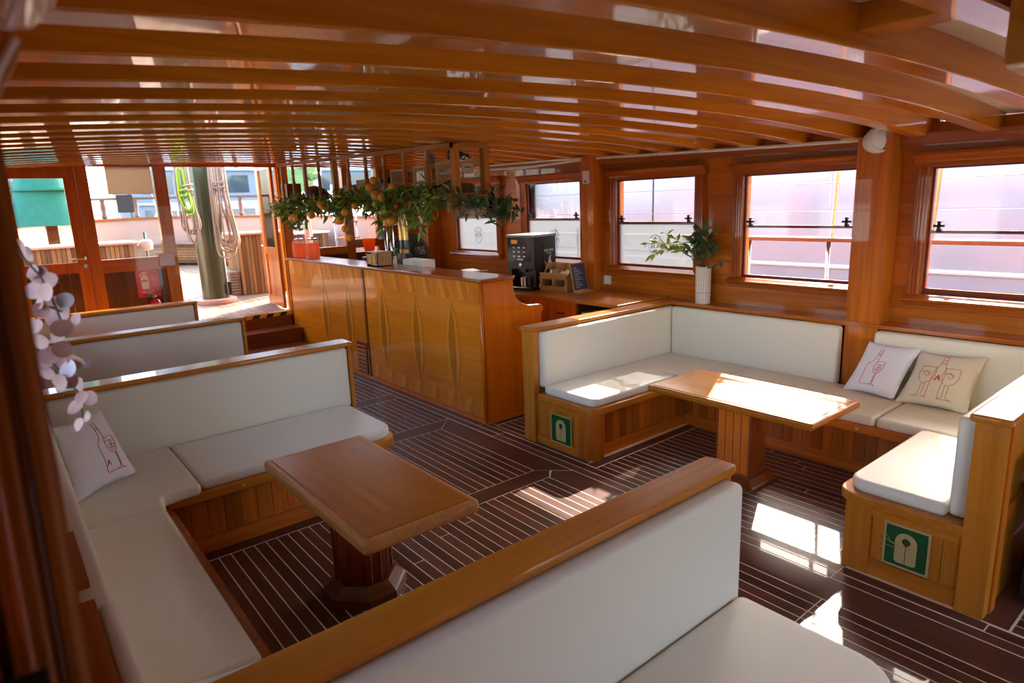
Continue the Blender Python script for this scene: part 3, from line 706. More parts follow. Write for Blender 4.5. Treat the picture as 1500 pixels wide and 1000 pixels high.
# ================================================================== BAR
bar = thing('bar_counter', (3.5, 6.9, 0), 'long honey-coloured bar counter with inlaid leaf shapes along its front', 'bar')
obj('carcass', box(3.372, 3.62, 4.60, 9.26, 0, 1.31), 'barY', bar)
for i, (y0, y1) in enumerate(((4.63, 6.86), (6.91, 9.22))):
    obj('front_panel', box(3.354, 3.372, y0, y1, .04, 1.31), 'barY', bar, bev=.003)
    n = int((y1-y0)/.075); p = (y1-y0)/n
    for k in range(n):   # fan of short veneers along the top and bottom edges
        for z0, z1, s in ((1.13, 1.305, 1), (.05, .20, -1)):
            lean = .05*s
            pts = [(y0+k*p+.001, z0), (y0+(k+1)*p-.001, z0), (min(y1, y0+(k+1)*p-.001+lean) if s > 0 else max(y0, y0+(k+1)*p+lean), z1), (min(y1-.01, y0+k*p+.001+lean) if s > 0 else max(y0-0, y0+k*p+lean), z1)]
            if abs(pts[2][0]-pts[3][0]) < .01: continue
            obj('veneer', prism(nb(), pts, 'x', 3.3525, 3.355), ('barZ', 'barlightZ', 'barmidZ', 'barZ')[(k*7) % 4], bar, smooth=0)
    leaves = (5.07, 5.73, 6.45) if i == 0 else (7.35, 8.05)
    for yc in leaves:
        zc, hh = .65, .46; W = .125
        for q in range(6):   # lens-shaped leaf of six strips
            f0, f1 = -1+q/3, -1+(q+1)/3
            def off(f, t): return f*W*(1-t*t)
            pts = [(yc+off(f0, t), zc+hh*t) for t in [-1+.125*j for j in range(17)]] + [(yc+off(f1, t), zc+hh*t) for t in [1-.125*j for j in range(1, 16)]]
            obj('inlay_strip', prism(nb(), pts, 'x', 3.3515, 3.355), ('barmidZ', 'barlightZ', 'bardarkZ', 'bardarkZ', 'bardarkZ', 'barlightZ')[q], bar, smooth=0)
obj('corner_moulding', tube(nb(), [(3.356, 4.60, 0), (3.356, 4.60, 1.31)], .016, 10), 'endpanelZ', bar)
obj('divider', box(3.343, 3.372, 6.862, 6.908, 0, 1.31), 'pedestalZ', bar, bev=.004)
obj('divider', box(3.343, 3.372, 9.22, 9.28, .5, 1.31), 'trimZ', bar, bev=.004)
obj('kick_moulding', box(3.338, 3.372, 4.59, 8.5, 0, .035), 'endpanelY', bar, bev=.005)
prof = [(3.372,0.0),(4.055,0),(4.055,.96),(4.075,.985),(4.07,1.01),(4.043,1.028),(3.973,1.03),(3.888,1.035),(3.806,1.071),(3.742,1.13),(3.714,1.21),(3.709,1.31),(3.372,1.31)]
obj('end_panel', prism(nb(), prof, 'y', 4.585, 4.61), 'endpanelZ', bar)
obj('scroll_edge', tube(nb(), [(x, 4.597, z) for x, z in prof[3:12]], .014, 8), 'capY', bar)
obj('kick_moulding', box(3.36, 4.06, 4.57, 4.59, 0, .03), 'endpanelX', bar, bev=.004)
obj('counter_top', slab(nb(), [(3.325,4.555,.01),(3.725,4.555,.01),(3.725,9.28,.0),(3.325,9.28,.0)], 1.31, 1.345, .01, 3), 'trimY', bar)
obj('work_top', box(3.62, 4.05, 4.61, 9.28, .93, .96), 'capY', bar); obj('cabinet_back', box(3.62, 4.0, 4.62, 9.26, 0, .93), 'darkpanelZ', bar)
gr = obj('vent_grille', box(3.338, 3.352, 6.93, 7.17, .05, .43), 'pedestalZ', bar, bev=.006)
for i in range(7): obj('grille_bar', tube(nb(), [(3.337, 6.95, .08+i*.05), (3.337, 7.15, .08+i*.05)], .006, 5), 'endpanelY', gr)

# ---- hanging rack over the bar
rk = thing('hanging_rack', (3.4, 6.8, 2.05), 'long wooden spindle rack hung from the beams above the bar', 'rack')
obj('shelf_board', box(3.22, 3.62, 4.72, 8.95, 2.045, 2.075), 'rackY', rk, bev=.005)
tr = nb(); bx(tr, 3.235, 3.285, 4.73, 8.95, 2.475, 2.515)
for v in tr.verts: v.co.z += .024*(v.co.y-4.7)
obj('top_rail', tr, 'rackY', rk, bev=.004); obj('top_rail', box(3.235, 3.61, 4.73, 4.78, 2.475, 2.515), 'rackX', rk, bev=.004)
for i, y in enumerate((4.755, 5.2, 5.61, 6.01, 6.41, 6.83, 7.2, 7.63, 8.04, 8.45, 8.85)):
    h = 2.475+.024*(y-4.7); big = i in (0, 6)
    if big: obj('post', box(3.235, 3.295, y-.03, y+.03, 2.02, h+.03), 'rackZ', rk, bev=.008)
    else: obj('spindle', lathe(nb(), [(.016, 2.075), (.022, 2.10), (.015, 2.12), (.024, 2.25), (.02, 2.38), (.014, 2.43), (.022, 2.45), (.018, h)], (3.262, y, 0), 10), 'rackZ', rk)
obj('post', box(3.555, 3.615, 4.725, 4.785, 2.05, 2.5), 'rackZ', rk, bev=.008)
for x in (3.36, 3.46): pass
for x, y in ((3.6, 6.83), (3.6, 8.9)): obj('post', box(x-.02, x+.02, y-.02, y+.02, 2.07, 2.50+.024*(y-4.7)), 'rackZ', rk)

# ---- things stored on the rack
def cage(label, x0, x1, y0, y1, z0, z1, tagp=False):
    t = thing('bird_cage', ((x0+x1)/2, (y0+y1)/2, z0), label, 'basket', 'wicker cages on the hanging rack')
    fr = nb(); r = .011
    for z in (z0+r, (z0+z1)/2, z1-r):
        rr = r if z != (z0+z1)/2 else .005
        for a, b in (((x0,y0),(x1,y0)),((x1,y0),(x1,y1)),((x1,y1),(x0,y1)),((x0,y1),(x0,y0))): tube(fr, [(*a, z), (*b, z)], rr, 6)
    for a in ((x0,y0),(x1,y0),(x1,y1),(x0,y1)): tube(fr, [(*a, z0), (*a, z1)], r, 6)
    obj('cage_frame', fr, 'wicker', t)
    obj('floor_tray', box(x0, x1, y0, y1, z0, z0+.012), 'wicker', t)
    wb = nb(); n = int((x1-x0)/.022)
    for i in range(1, n): 
        x = x0+(x1-x0)*i/n; tube(wb, [(x, y0, z0), (x, y0, z1)], .003, 4)
    n = int((y1-y0)/.022)
    for i in range(1, n):
        y = y0+(y1-y0)*i/n; tube(wb, [(x0, y, z0), (x0, y, z1)], .003, 4)
    tag(obj('cage_wires', wb, 'wicker', t), kind='stuff')
    obj('bundle', slab(nb(), [(x0+.03,y0+.03,.03),(x1-.03,y0+.03,.03),(x1-.03,y1-.03,.03),(x0+.03,y1-.03,.03)], z0+.012, z0+.11, .04, 3), 'darkpanelY', t)
    if tagp: 
        lb = obj('name_plate', box(x0+.07, x0+.19, y0-.016, y0-.012, z1-.10, z1-.03), 'paper', t); obj('plate_lettering', box(x0+.095, x0+.165, y0-.0175, y0-.016, z1-.068, z1-.058), 'stem', lb)
    return t
cage('square wicker bird cage with a small paper plate at the near end of the rack', 3.31, 3.60, 4.83, 5.12, 2.076, 2.38, True)
cage('square wicker cage second from the near end of the rack', 3.31, 3.58, 5.24, 5.52, 2.076, 2.37)
cage('square wicker cage third from the near end of the rack', 3.30, 3.58, 5.66, 5.95, 2.076, 2.36)
def jarthing(name, label, cat, c, prof, mat, cap=None):
    t = thing(name, c, label, cat); obj('body', lathe(nb(), prof, c, 14), mat, t)
    if cap: obj('cap', lathe(nb(), cap, c, 12), 'stem', t)
jarthing('glass_jar', 'pale grey jar standing on top of the near bird cage', 'jar', (3.36, 5.3, 2.372), [(.04,0),(.05,.01),(.05,.07),(.035,.085),(.035,.10)], 'grey')
for k, (x, y, lab) in enumerate(((3.40, 4.92, 'left dark bottle lying on the near bird cage'), (3.50, 5.02, 'right dark bottle lying on the near bird cage'))):
    t = thing('bottle', (x, y, 2.38), lab, 'bottle', 'bottles lying on the bird cages')
    M = frame((x-.09, y, 2.425), (0, 1, 0), (0, 0, 1))
    obj('body', lathe(nb(), [(.02,0),(.043,.01),(.043,.12),(.018,.16),(.016,.21)], n=12, M=M), 'black_gloss', t); obj('stopper', lathe(nb(), [(.017,.21),(.017,.23)], n=10, M=M), 'pineX', t)
def crate(label, x0, x1, y0, y1, z0, z1, mat, name='crate', group='boxes on the hanging rack'):
    t = thing(name, ((x0+x1)/2, (y0+y1)/2, z0), label, 'box', group)
    bm = nb(); w_ = .014
    bx(bm, x0, x1, y0, y1, z0, z0+w_); bx(bm, x0, x0+w_, y0, y1, z0, z1); bx(bm, x1-w_, x1, y0, y1, z0, z1); bx(bm, x0+w_, x1-w_, y0, y0+w_, z0, z1); bx(bm, x0+w_, x1-w_, y1-w_, y1, z0, z1)
    obj('body', bm, mat, t, bev=.003); return t
c_ = crate('brown wooden wine crate in the middle of the rack', 3.32, 3.58, 6.48, 6.78, 2.076, 2.30, 'card')

tag_box = None
def solid_box(name, label, cat, x0, x1, y0, y1, z0, z1, mat, group=None, bev=.004):
    return tag(obj(name, box(x0, x1, y0, y1, z0, z1), mat, bev=bev), label, cat, group)
solid_box('cardboard_box', 'flat brown cardboard box in the middle of the rack beneath the pale parcels', 'box', 3.33, 3.57, 6.90, 7.14, 2.076, 2.20, 'card', 'boxes on the hanging rack')
solid_box('wooden_board', 'pale wooden board stacked on the flat cardboard box', 'box', 3.34, 3.57, 6.90, 7.15, 2.201, 2.26, 'pineY', 'boxes on the hanging rack')
t = thing('parcel', (3.44, 6.2, 2.076), 'crumpled pale parcel on the rack left of the cages', 'parcel')
pb = nb(); ball(pb, (3.44, 6.2, 2.16), .12, 12, 8, (1, 1.25, .7))
for v in pb.verts: v.co += Vector((random.uniform(-1,1), random.uniform(-1,1), random.uniform(-.6,.6)))*.014
obj('wrapping', pb, 'chalk', t); bb = nb(); ball(bb, (3.42, 6.25, 2.27), .07, 10, 6, (1, 1.5, .5)); obj('dark_bundle', bb, 'black', t)
t = thing('cloth_bundle', (3.45, 8.2, 2.076), 'grey cloth bundle with red band at the far end of the rack', 'bundle')
pb = nb(); ball(pb, (3.45, 8.2, 2.18), .14, 12, 8, (1, 1.6, .75)); obj('cloth', pb, 'iron', t)
pb = nb(); ball(pb, (3.44, 8.25, 2.235), .11, 12, 6, (1, 1.3, .62)); obj('red_band', pb, 'red', t)
solid_box('speaker', 'dark brown loudspeaker box hung beside the doorway post', 'speaker', 3.36, 3.56, 8.98, 9.22, 2.07, 2.36, 'darkpanelZ')
t = thing('red_ornament', (3.42, 9.15, 1.95), 'red and white ornament hanging under the dark brown speaker', 'ornament')
ob = nb(); ball(ob, (3.42, 9.12, 2.0), .06, 12, 8, (1, 1.2, .8)); obj('body', ob, 'red', t); ob = nb(); ball(ob, (3.385, 9.08, 2.0), .022, 8, 6); obj('white_face', ob, 'white', t)
t = thing('stick', (3.3, 5.1, 2.08), 'black stick lying across the front of the cages', 'stick')
obj('stick', tube(nb(), [(3.30, 4.80, 2.22), (3.30, 5.45, 2.10)], .008, 6), 'black', t)

# ---- leaves
def leaf_bm(l=.06, w_=.02, curl=.15):
    bm = nb(); n = 5; L_ = []; R_ = []; C_ = []
    for i in range(n+1):
        t = i/n; hw = w_*math.sin(PI*min(.98, max(.02, t**.8)))*.5; z = -curl*l*t*t
        L_.append(bm.verts.new((-hw, l*t, z+hw*.3))); C_.append(bm.verts.new((0, l*t, z))); R_.append(bm.verts.new((hw, l*t, z+hw*.3)))
    for i in range(n):
        bm.faces.new((L_[i], C_[i], C_[i+1], L_[i+1])); bm.faces.new((C_[i], R_[i], R_[i+1], C_[i+1]))
    return bm
def leaf_mesh(name, mat, **k):
    bm = leaf_bm(**k); me = bpy.data.meshes.new(name); bm.to_mesh(me); bm.free(); me.shade_smooth(); me.materials.append(MATS[mat]); return me
def rquat(rng, d, spread):
    v = Vector(d).normalized() + Vector((rng.gauss(0, spread), rng.gauss(0, spread), rng.gauss(0, spread)))
    q = v.to_track_quat('Y', 'Z'); return q @ Quaternion((0, 1, 0), rng.uniform(-1.2, 1.2))
rng = random.Random(3)
# citrus garland along the outer edge of the rack
gar = thing('citrus_garland', (3.25, 6.6, 2.0), 'green leafy garland with oranges and limes along the hanging rack', 'garland')
def stuff_leaves(name, parent, mat, pts, l, w_, spread=.8, per=9, r=.05):
    bm = nb(); src = leaf_bm(l, w_)
    sv = [v.co.copy() for v in src.verts]; sf = [[v.index for v in f.verts] for f in src.faces]
    src.verts.index_update(); sf = [[v.index for v in f.verts] for f in src.faces]; src.free()
    for p in pts:
        for k in range(per):
            d = Vector((rng.uniform(-1, .4), rng.uniform(-1, 1), rng.uniform(-.9, .7)))
            q = rquat(rng, d, spread*.4); s = rng.uniform(.7, 1.3)
            c = Vector(p) + Vector((rng.gauss(0, r*.6), rng.gauss(0, r), rng.gauss(0, r*.8)))
            vs = [bm.verts.new(c + q @ (v*s)) for v in sv]
            for f in sf: bm.faces.new([vs[i] for i in f])
    return tag(obj(name, bm, mat, parent, smooth=60), kind='stuff')
path = []; y = 4.78
while y < 9.1:
    path.append((3.20+rng.uniform(-.02, .02), y, 2.06+rng.uniform(-.03, .03) + .03*math.sin(y*4))); y += .05
obj('vine', tube(nb(), path[::2], .006, 5), 'stem', gar)
pm = [p for p in path if not (4.78 < p[1] < 4.85)]
stuff_leaves('foliage', gar, 'leaf_mid', pm, .10, .032, per=11, r=.06)
drops = []
for y0, dl in ((5.0, .10), (5.18, .22), (5.35, .30), (5.7, .16), (5.95, .26), (6.3, .12), (6.9, .20), (7.15, .14), (7.6, .10), (8.1, .30), (8.35, .34), (8.6, .22)):
    n = int(dl/.035)
    for i in range(n): drops.append((3.19+rng.uniform(-.03, .02), y0+rng.uniform(-.06, .06), 2.05-.035*i))
stuff_leaves('pale_foliage', gar, 'leaf_light', pm[::2], .09, .028, per=5, r=.075)
stuff_leaves('hanging_foliage', gar, 'leaf_mid', drops, .10, .034, per=7, r=.045)
stuff_leaves('near_foliage', gar, 'leaf_dark', [(3.22+.05*i, 4.72-.01*i, 2.06-.01*i+rng.uniform(-.03, .03)) for i in range(13)] + [(3.72, 4.68, 2.0-.03*i) for i in range(5)], .11, .03, per=11, r=.055)
fr_ = [(6.0, 2.26, .033, 'orange_fruit'), (6.1, 2.2, .036, 'orange_fruit'), (5.98, 2.12, .042, 'orange_fruit'), (5.85, 2.09, .034, 'orange_fruit'), (5.62, 2.19, .03, 'orange_fruit'), (5.98, 2.03, .034, 'lime_fruit'), (6.2, 1.99, .034, 'lime_fruit'), (5.86, 1.95, .036, 'lime_fruit'), (5.8, 1.96, .028, 'lime_fruit'),
       (5.7, 1.86, .036, 'orange_fruit'), (5.78, 1.85, .036, 'orange_fruit'), (6.45, 2.02, .034, 'orange_fruit'), (6.72, 1.96, .034, 'orange_fruit'), (6.9, 1.87, .04, 'orange_fruit'), (6.85, 1.87, .038, 'orange_fruit'), (6.75, 1.78, .036, 'orange_fruit'), (6.65, 1.69, .036, 'orange_fruit'), (7.35, 2.06, .036, 'orange_fruit'), (7.3, 2.03, .034, 'orange_fruit'), (7.65, 1.94, .04, 'orange_fruit'),
       (8.2, 1.92, .036, 'orange_fruit'), (8.3, 1.90, .036, 'orange_fruit'), (8.15, 1.89, .034, 'orange_fruit'), (5.35, 2.02, .026, 'red_fruit'), (5.55, 2.0, .03, 'red_fruit')]
for y, z, r, m in fr_:
    fb = nb(); ball(fb, (3.125, y, z), r*1.15, 12, 8); obj('lime' if m == 'lime_fruit' else 'berry' if m == 'red_fruit' else 'orange', fb, m, gar)

# ---- on the bar top (z = 1.345)
ZB = 1.345
for k, (x, y, lab) in enumerate(((3.46, 9.02, 'left glass jar of orange drink on the far end of the bar'), (3.58, 8.82, 'right glass jar of orange drink on the far end of the bar'))):
    t = thing('drink_jar', (x, y, ZB), lab, 'jar', 'jars of orange drink')
    obj('glass_body', lathe(nb(), [(.085,0),(.092,.015),(.095,.12),(.09,.22),(.07,.245)], (x, y, ZB), 18), 'pink_glass', t)
    obj('drink', lathe(nb(), [(.080,.006),(.086,.02),(.088,.12),(.084,.20)], (x, y, ZB), 16), 'orange_liquid', t)
    obj('lid', lathe(nb(), [(.072,.245),(.074,.262),(.02,.27),(.018,.285)], (x, y, ZB), 16), 'red', t)
t = thing('tea_box', (3.52, 6.68, ZB), 'light wooden tea box with coloured packets showing on the bar top', 'box')
x0, x1, y0, y1 = 3.41, 3.60, 6.60, 6.86; h = .155
tb = nb(); bx(tb, x0, x1, y0, y1, ZB, ZB+.01); bx(tb, x0, x1, y0, y0+.01, ZB, ZB+h); bx(tb, x0, x1, y1-.01, y1, ZB, ZB+h); bx(tb, x1-.01, x1, y0, y1, ZB, ZB+h); bx(tb, x0, x1, y0, y1, ZB+h, ZB+h+.008); bx(tb, x0, x0+.008, y0+.14, y1, ZB, ZB+h); bx(tb, x0, x0+.008, y0, y0+.02, ZB, ZB+h); bx(tb, x0, x0+.008, y0, y1, ZB, ZB+.02); bx(tb, x0, x0+.008, y0, y1, ZB+h-.02, ZB+h)
obj('case', tb, 'pineZ', t)
for i, m in enumerate(('blue', 'blue', 'orange_fruit', 'terracotta', 'orange_fruit')): obj('packet', box(x0+.006, x0+.05, y0+.024+i*.023, y0+.045+i*.023, ZB+.02, ZB+h-.025), m, t)
for i in range(3): obj('slot', box(x0+.06+i*.045, x0+.066+i*.045, y0-.001, y0+.002, ZB+.05, ZB+.11), 'stem', t)
t = thing('potted_plant', (3.70, 6.78, ZB-.385), 'small green plant in a square white pot behind the tea box', 'plant')
obj('pot', loops(nb(), [[Vector((3.70+sx*r, 6.78+sy*r, z)) for sx, sy in ((-1,-1),(1,-1),(1,1),(-1,1))] for r, z in ((.03, .96), (.032, .97), (.036, 1.43), (.03, 1.43), (.03, 1.41))]), 'white', t, smooth=0)
stuff_leaves('foliage', t, 'leaf_mid', [(3.70+.01*i, 6.78+.02*(i-3), 1.46+.01*(i % 3)) for i in range(7)], .06, .022, per=5, r=.03)
t = thing('carton_box', (3.9, 6.75, .96), 'white and blue carton standing behind the bar top', 'box')
obj('carton', box(3.74, 3.90, 6.18, 6.62, .961, 1.405), 'white', t, bev=.006); obj('blue_label', box(3.737, 3.74, 6.2, 6.40, 1.33, 1.40), 'sticker', t)
t = thing('drinks_tap', (4.1, 7.7, .96), 'tall steel column tap standing behind the bar under the garland', 'tap')
obj('column', tube(nb(), [(4.02, 7.35, .96), (4.02, 7.35, 1.86)], .026, 10), 'steel', t); obj('column', tube(nb(), [(3.98, 7.43, .96), (3.98, 7.43, 1.86)], .018, 10), 'steel', t)
obj('spout', tube(nb(), [(4.02, 7.35, 1.78), (4.06, 7.05, 1.80), (4.08, 6.95, 1.80)], .012, 8), 'steel', t); obj('control_box', box(3.94, 4.06, 7.46, 7.56, 1.60, 1.72), 'grey', t, bev=.004)
t = thing('ice_bucket', (4.0, 7.9, .96), 'orange plastic bucket behind the bar below the front windows', 'bucket')
obj('stand', box(3.9, 4.05, 7.8, 8.0, .961, 1.36), 'darkpanelZ', t)
obj('bucket', lathe(nb(), [(.05,0),(.055,.01),(.085,.22),(.09,.225),(.09,.24),(.08,.24),(.05,.03)], (3.98, 7.9, 1.36), 18), 'orange_liquid', t)
t = thing('fan', (4.75, 7.85, 1.0), 'large round black fan standing on the back counter', 'fan')
c = Vector((4.62, 8.0, 1.33)); Mf = frame(c, (.857, -.513, 0), (0, 0, 1))
for r in (.29, .22, .15, .08): obj('guard_ring', tube(nb(), [Mf @ Vector((r*math.cos(2*PI*k/36), r*math.sin(2*PI*k/36), 0)) for k in range(37)], .010 if r > .28 else .004, 6, False), 'black', t)
for k in range(36): a = 2*PI*k/36; obj('guard_wire', tube(nb(), [Mf @ Vector((.05*math.cos(a), .05*math.sin(a), .02)), Mf @ Vector((.29*math.cos(a), .29*math.sin(a), 0))], .0025, 4), 'black', t)
for k in range(4):
    a = k*PI/2+.3; bm = nb(); prism(bm, [(.03, -.02), (.24, -.08), (.26, .04), (.11, .07), (.03, .03)], 'z', -.035, -.03)
    bm.transform(Mf @ Matrix.Rotation(a, 4, 'Z')); obj('blade', bm, 'black_gloss', t)
obj('back_plate', lathe(nb(), [(.27, -.06), (.27, -.055), (.1, -.05)], n=30, M=Mf), 'black', t)
obj('base', lathe(nb(), [(.13, 0), (.13, .015), (.03, .03), (.025, .06)], (4.64, 8.03, 1.0), 18), 'black', t)
for k, (y, lab) in enumerate(((7.02, 'left brass bottle behind the bar in front of the black fan'), (6.91, 'right brass bottle behind the bar in front of the black fan'))):
    t = thing('bottle', (3.97, y, .96), lab, 'bottle', 'brass bottles behind the bar')
    obj('plinth', box(3.92, 4.02, y-.05, y+.05, .961, 1.44), 'black', t)
    obj('body', lathe(nb(), [(.028,0),(.03,.01),(.03,.36),(.014,.42),(.014,.50)], (3.97, y, 1.44), 12), 'brass', t); obj('collar', lathe(nb(), [(.032,.05),(.032,.16)], (3.97, y, 1.44), 12), 'black_gloss', t)
t = thing('booklet', (4.7, 6.65, 1.0), 'open white booklet lying on the back counter beyond the bar top', 'book')
for s in (-1, 1):
    bm = nb(); bx(bm, 4.72, 4.92, 6.72, 6.72+s*.16 if s > 0 else 6.72, 1.145, 1.155) if s > 0 else bx(bm, 4.72, 4.92, 6.56, 6.72, 1.145, 1.155)
    for v in bm.verts: v.co.z += .25*abs(v.co.y-6.72)*.5
    obj('page', bm, 'white', t)
obj('stand', box(4.76, 4.88, 6.64, 6.80, 1.001, 1.145), 'pineZ', t)

# ---- back counter along the wall
bc = thing('back_counter', (5.0, 6.3, 0), 'wooden back counter with cupboard doors along the starboard wall behind the bar', 'counter')
obj('counter_top', slab(nb(), [(4.60,4.10,.01),(5.38,4.10,0),(5.38,8.28,0),(4.60,8.28,0)], .965, 1.0, .008, 2), 'capY', bc)
obj('carcass', box(4.69, 5.36, 4.72, 8.25, .0, .965), 'darkpanelY', bc); obj('carcass', box(4.9, 5.36, 4.10, 4.72, 0, .8), 'darkpanelY', bc)
for i, (y0, y1) in enumerate(((4.74, 5.17), (5.18, 5.62), (5.64, 6.08), (6.1, 6.5), (6.52, 6.95))):
    d = obj('door', box(4.668, 4.69, y0, y1, .10, .955), ('endpanelZ', 'endpanelZ', 'wallZ', 'endpanelZ', 'wallZ')[i], bc, bev=.004)
    if i == 0: obj('handle', tube(nb(), [(4.665, 4.90, .83), (4.645, 4.93, .825), (4.645, 5.0, .825), (4.665, 5.03, .83)], .007, 6), 'iron', d)
    else:
        yy = y0+.05 if i % 2 == 0 else y1-.05; obj('handle', tube(nb(), [(4.665, yy, .90), (4.64, yy, .885), (4.64, yy, .80), (4.665, yy, .785)], .007, 6), 'iron', d)
solid_box('ice_box', 'white cool box under the open end of the back counter', 'box', 4.70, 4.88, 4.16, 4.68, .3, .86, 'white')
# coffee machine
cm = thing('coffee_machine', (5.0, 5.72, 1.0), 'black coffee machine with a white steam drawing on its side', 'coffee machine')
Mc = Matrix.Translation((4.80, 5.52, 1.0)) @ Matrix.Rotation(math.radians(10), 4, 'Z')
def mb(*a): return box(*a, M=Mc)
obj('back_body', mb(.13, .40, 0, .40, .0, .62), 'black', cm, bev=.01)
obj('head', mb(.0, .13, 0, .40, .245, .605), 'black', cm, bev=.012)
obj('top_lid', mb(-.005, .41, -.005, .405, .605, .63), 'grey', cm, bev=.006)
obj('side_column', mb(.02, .13, .0, .035, .03, .245), 'black', cm); obj('side_column', mb(.02, .13, .365, .40, .03, .245), 'black', cm)
obj('drip_tray', mb(-.05, .13, .02, .40, .0, .035), 'black_gloss', cm, bev=.012); obj('tray_grid', mb(-.04, .10, .04, .38, .035, .04), 'steel', cm)
obj('spout', mb(.03, .08, .16, .24, .20, .245), 'iron', cm, bev=.008)
obj('control_panel', mb(-.004, .0, .05, .39, .33, .595), 'black_gloss', cm)
for r in range(3):
    for c_i in range(3): obj('button', mb(-.007, -.004, .13+.075*c_i, .16+.075*c_i, .38+.05*r, .395+.05*r), 'white', cm)
obj('display', mb(-.007, -.004, .24, .33, .53, .575), 'orange_fruit', cm)
obj('logo_plate', mb(-.007, -.004, .16, .25, .345, .358), 'sticker', cm)
obj('knob', lathe(nb(), [(.022, 0), (.022, .01), (.012, .012)], n=14, M=Mc @ frame((-.001, .20, .29), (0, -1, 0), (0, 0, 1))), 'steel', cm)
obj('side_panel', mb(.16, .37, -.004, .0, .06, .54), 'black', cm)
def onside(u, v): return Mc @ Vector((.16+.21*u, -.0055, .06+.48*v))
Ms = Mc @ frame((.265, -.005, .45), (1, 0, 0), (0, 0, 1))
txt('lettering', 'espresso', .052, 'white', cm, Ms); txt('lettering', 'caffetteria', .022, 'white', cm, Mc @ frame((.265, -.005, .415), (1, 0, 0), (0, 0, 1)))
for pts in ([(.08,.62),(.22,.50),(.14,.40),(.30,.34),(.52,.30),(.42,.38),(.34,.46),(.30,.54)], [(.34,.50),(.52,.70),(.72,.76),(.64,.66),(.72,.56),(.95,.44),(.98,.28),(.86,.38),(.66,.40),(.50,.44)]):
    bm = nb(); f = bm.faces.new([bm.verts.new(onside(u, v-.05)) for u, v in pts]); r = bmesh.ops.extrude_face_region(bm, geom=[f])
    for g_ in r['geom']:
        if isinstance(g_, bmesh.types.BMVert): g_.co += Mc.to_3x3() @ Vector((0, -.001, 0))
    obj('steam_drawing', bm, 'chalk', cm, smooth=0)
cup = thing('cup', Mc @ Vector((.05, .20, .04)), 'steel cup on the drip tray of the coffee machine', 'cup')
obj('cup_body', lathe(nb(), [(.028, 0), (.035, .005), (.042, .10), (.038, .10), (.03, .01)], Mc @ Vector((.05, .20, .0405)), 16), 'steel', cup)
# condiment organiser
og = thing('condiment_organiser', (5.1, 5.25, 1.0), 'light wooden condiment organiser with four open bins beside the coffee machine', 'organiser')
Mo = Matrix.Translation((4.88, 5.50, 1.0)) @ Matrix.Rotation(math.radians(-80), 4, 'Z')   # local x along -y, local y along +x
def ob_(*a): return box(*a, M=Mo)
W_ = .36
for x in (0, W_/2-.006, W_-.012):
    bm = prism(nb(), [(.0, .0), (.25, .0), (.25, .30), (.13, .30), (.05, .20), (-.04, .16), (-.02, .10), (-.05, .06)], 'x', x, x+.012); bm.transform(Mo); obj('side_board', bm, 'pineZ', og)
obj('base_board', ob_(0, W_, 0, .25, 0, .012), 'pineX', og); obj('back_board', ob_(0, W_, .24, .252, 0, .30), 'pineX', og); obj('shelf', ob_(.012, W_-.012, .0, .24, .135, .147), 'pineX', og)
for z in (.0, .145):
    bm = nb(); vs = [(0,-.02+.02*(z>0),z),(W_,-.02+.02*(z>0),z),(W_,-.055+.02*(z>0),z+.065),(0,-.055+.02*(z>0),z+.065)]
    loops(bm, [[Mo @ Vector(v) for v in vs], [Mo @ (Vector(v)+Vector((0,.012,0))) for v in vs]]); obj('bin_front', bm, 'pineX', og, smooth=0)
for i, (x, m, z) in enumerate(((.06, 'black', .20), (.10, 'white', .19), (.14, 'grey', .2), (.25, 'paper', .19), (.31, 'white', .20), (.30, 'grey', .06), (.34, 'white', .05))):
    cc = Mo @ Vector((x, .07, z)); bm = nb(); bx(bm, -.035, .035, -.012, .012, -.03, .03); bm.transform(Matrix.Translation(cc) @ Matrix.Rotation(.5*i, 4, 'Z') @ Matrix.Rotation(.6, 4, 'Y'))
    tag(obj('sachet', bm, m, smooth=0), ('dark sachet in the left upper bin of the organiser', 'white sachet in the left upper bin of the organiser', 'grey sachet in the left upper bin of the organiser', 'brown paper sachet in the right upper bin of the organiser', 'white sachet in the right upper bin of the organiser', 'grey sachet in the right lower bin of the organiser', 'white sachet in the right lower bin of the organiser')[i], 'sachet', 'sachets in the organiser')
# menu board
mbd = thing('menu_board', (5.08, 5.0, 1.0), 'small dark menu board in a pale frame leaning beside the organiser', 'sign')
Mm = frame((4.955, 5.03, 1.012), (.95, .06, 0), (.0, .2, 1))
obj('frame', box(-.012, .232, -.0, .315, -.014, -.002, Mm), 'pineZ', mbd, bev=.003); obj('slate', box(0, .22, .015, .303, -.002, .001, Mm), 'slate', mbd, smooth=0)
for i in range(11): obj('menu_line', box(.03, .03+.05+.09*((i*37) % 10)/10, .04+i*.022, .045+i*.022, .001, .0016, Mm), 'chalk', mbd, smooth=0)
obj('foot', box(4.95, 5.19, 4.985, 5.07, 1.001, 1.014), 'pineX', mbd, bev=.003)
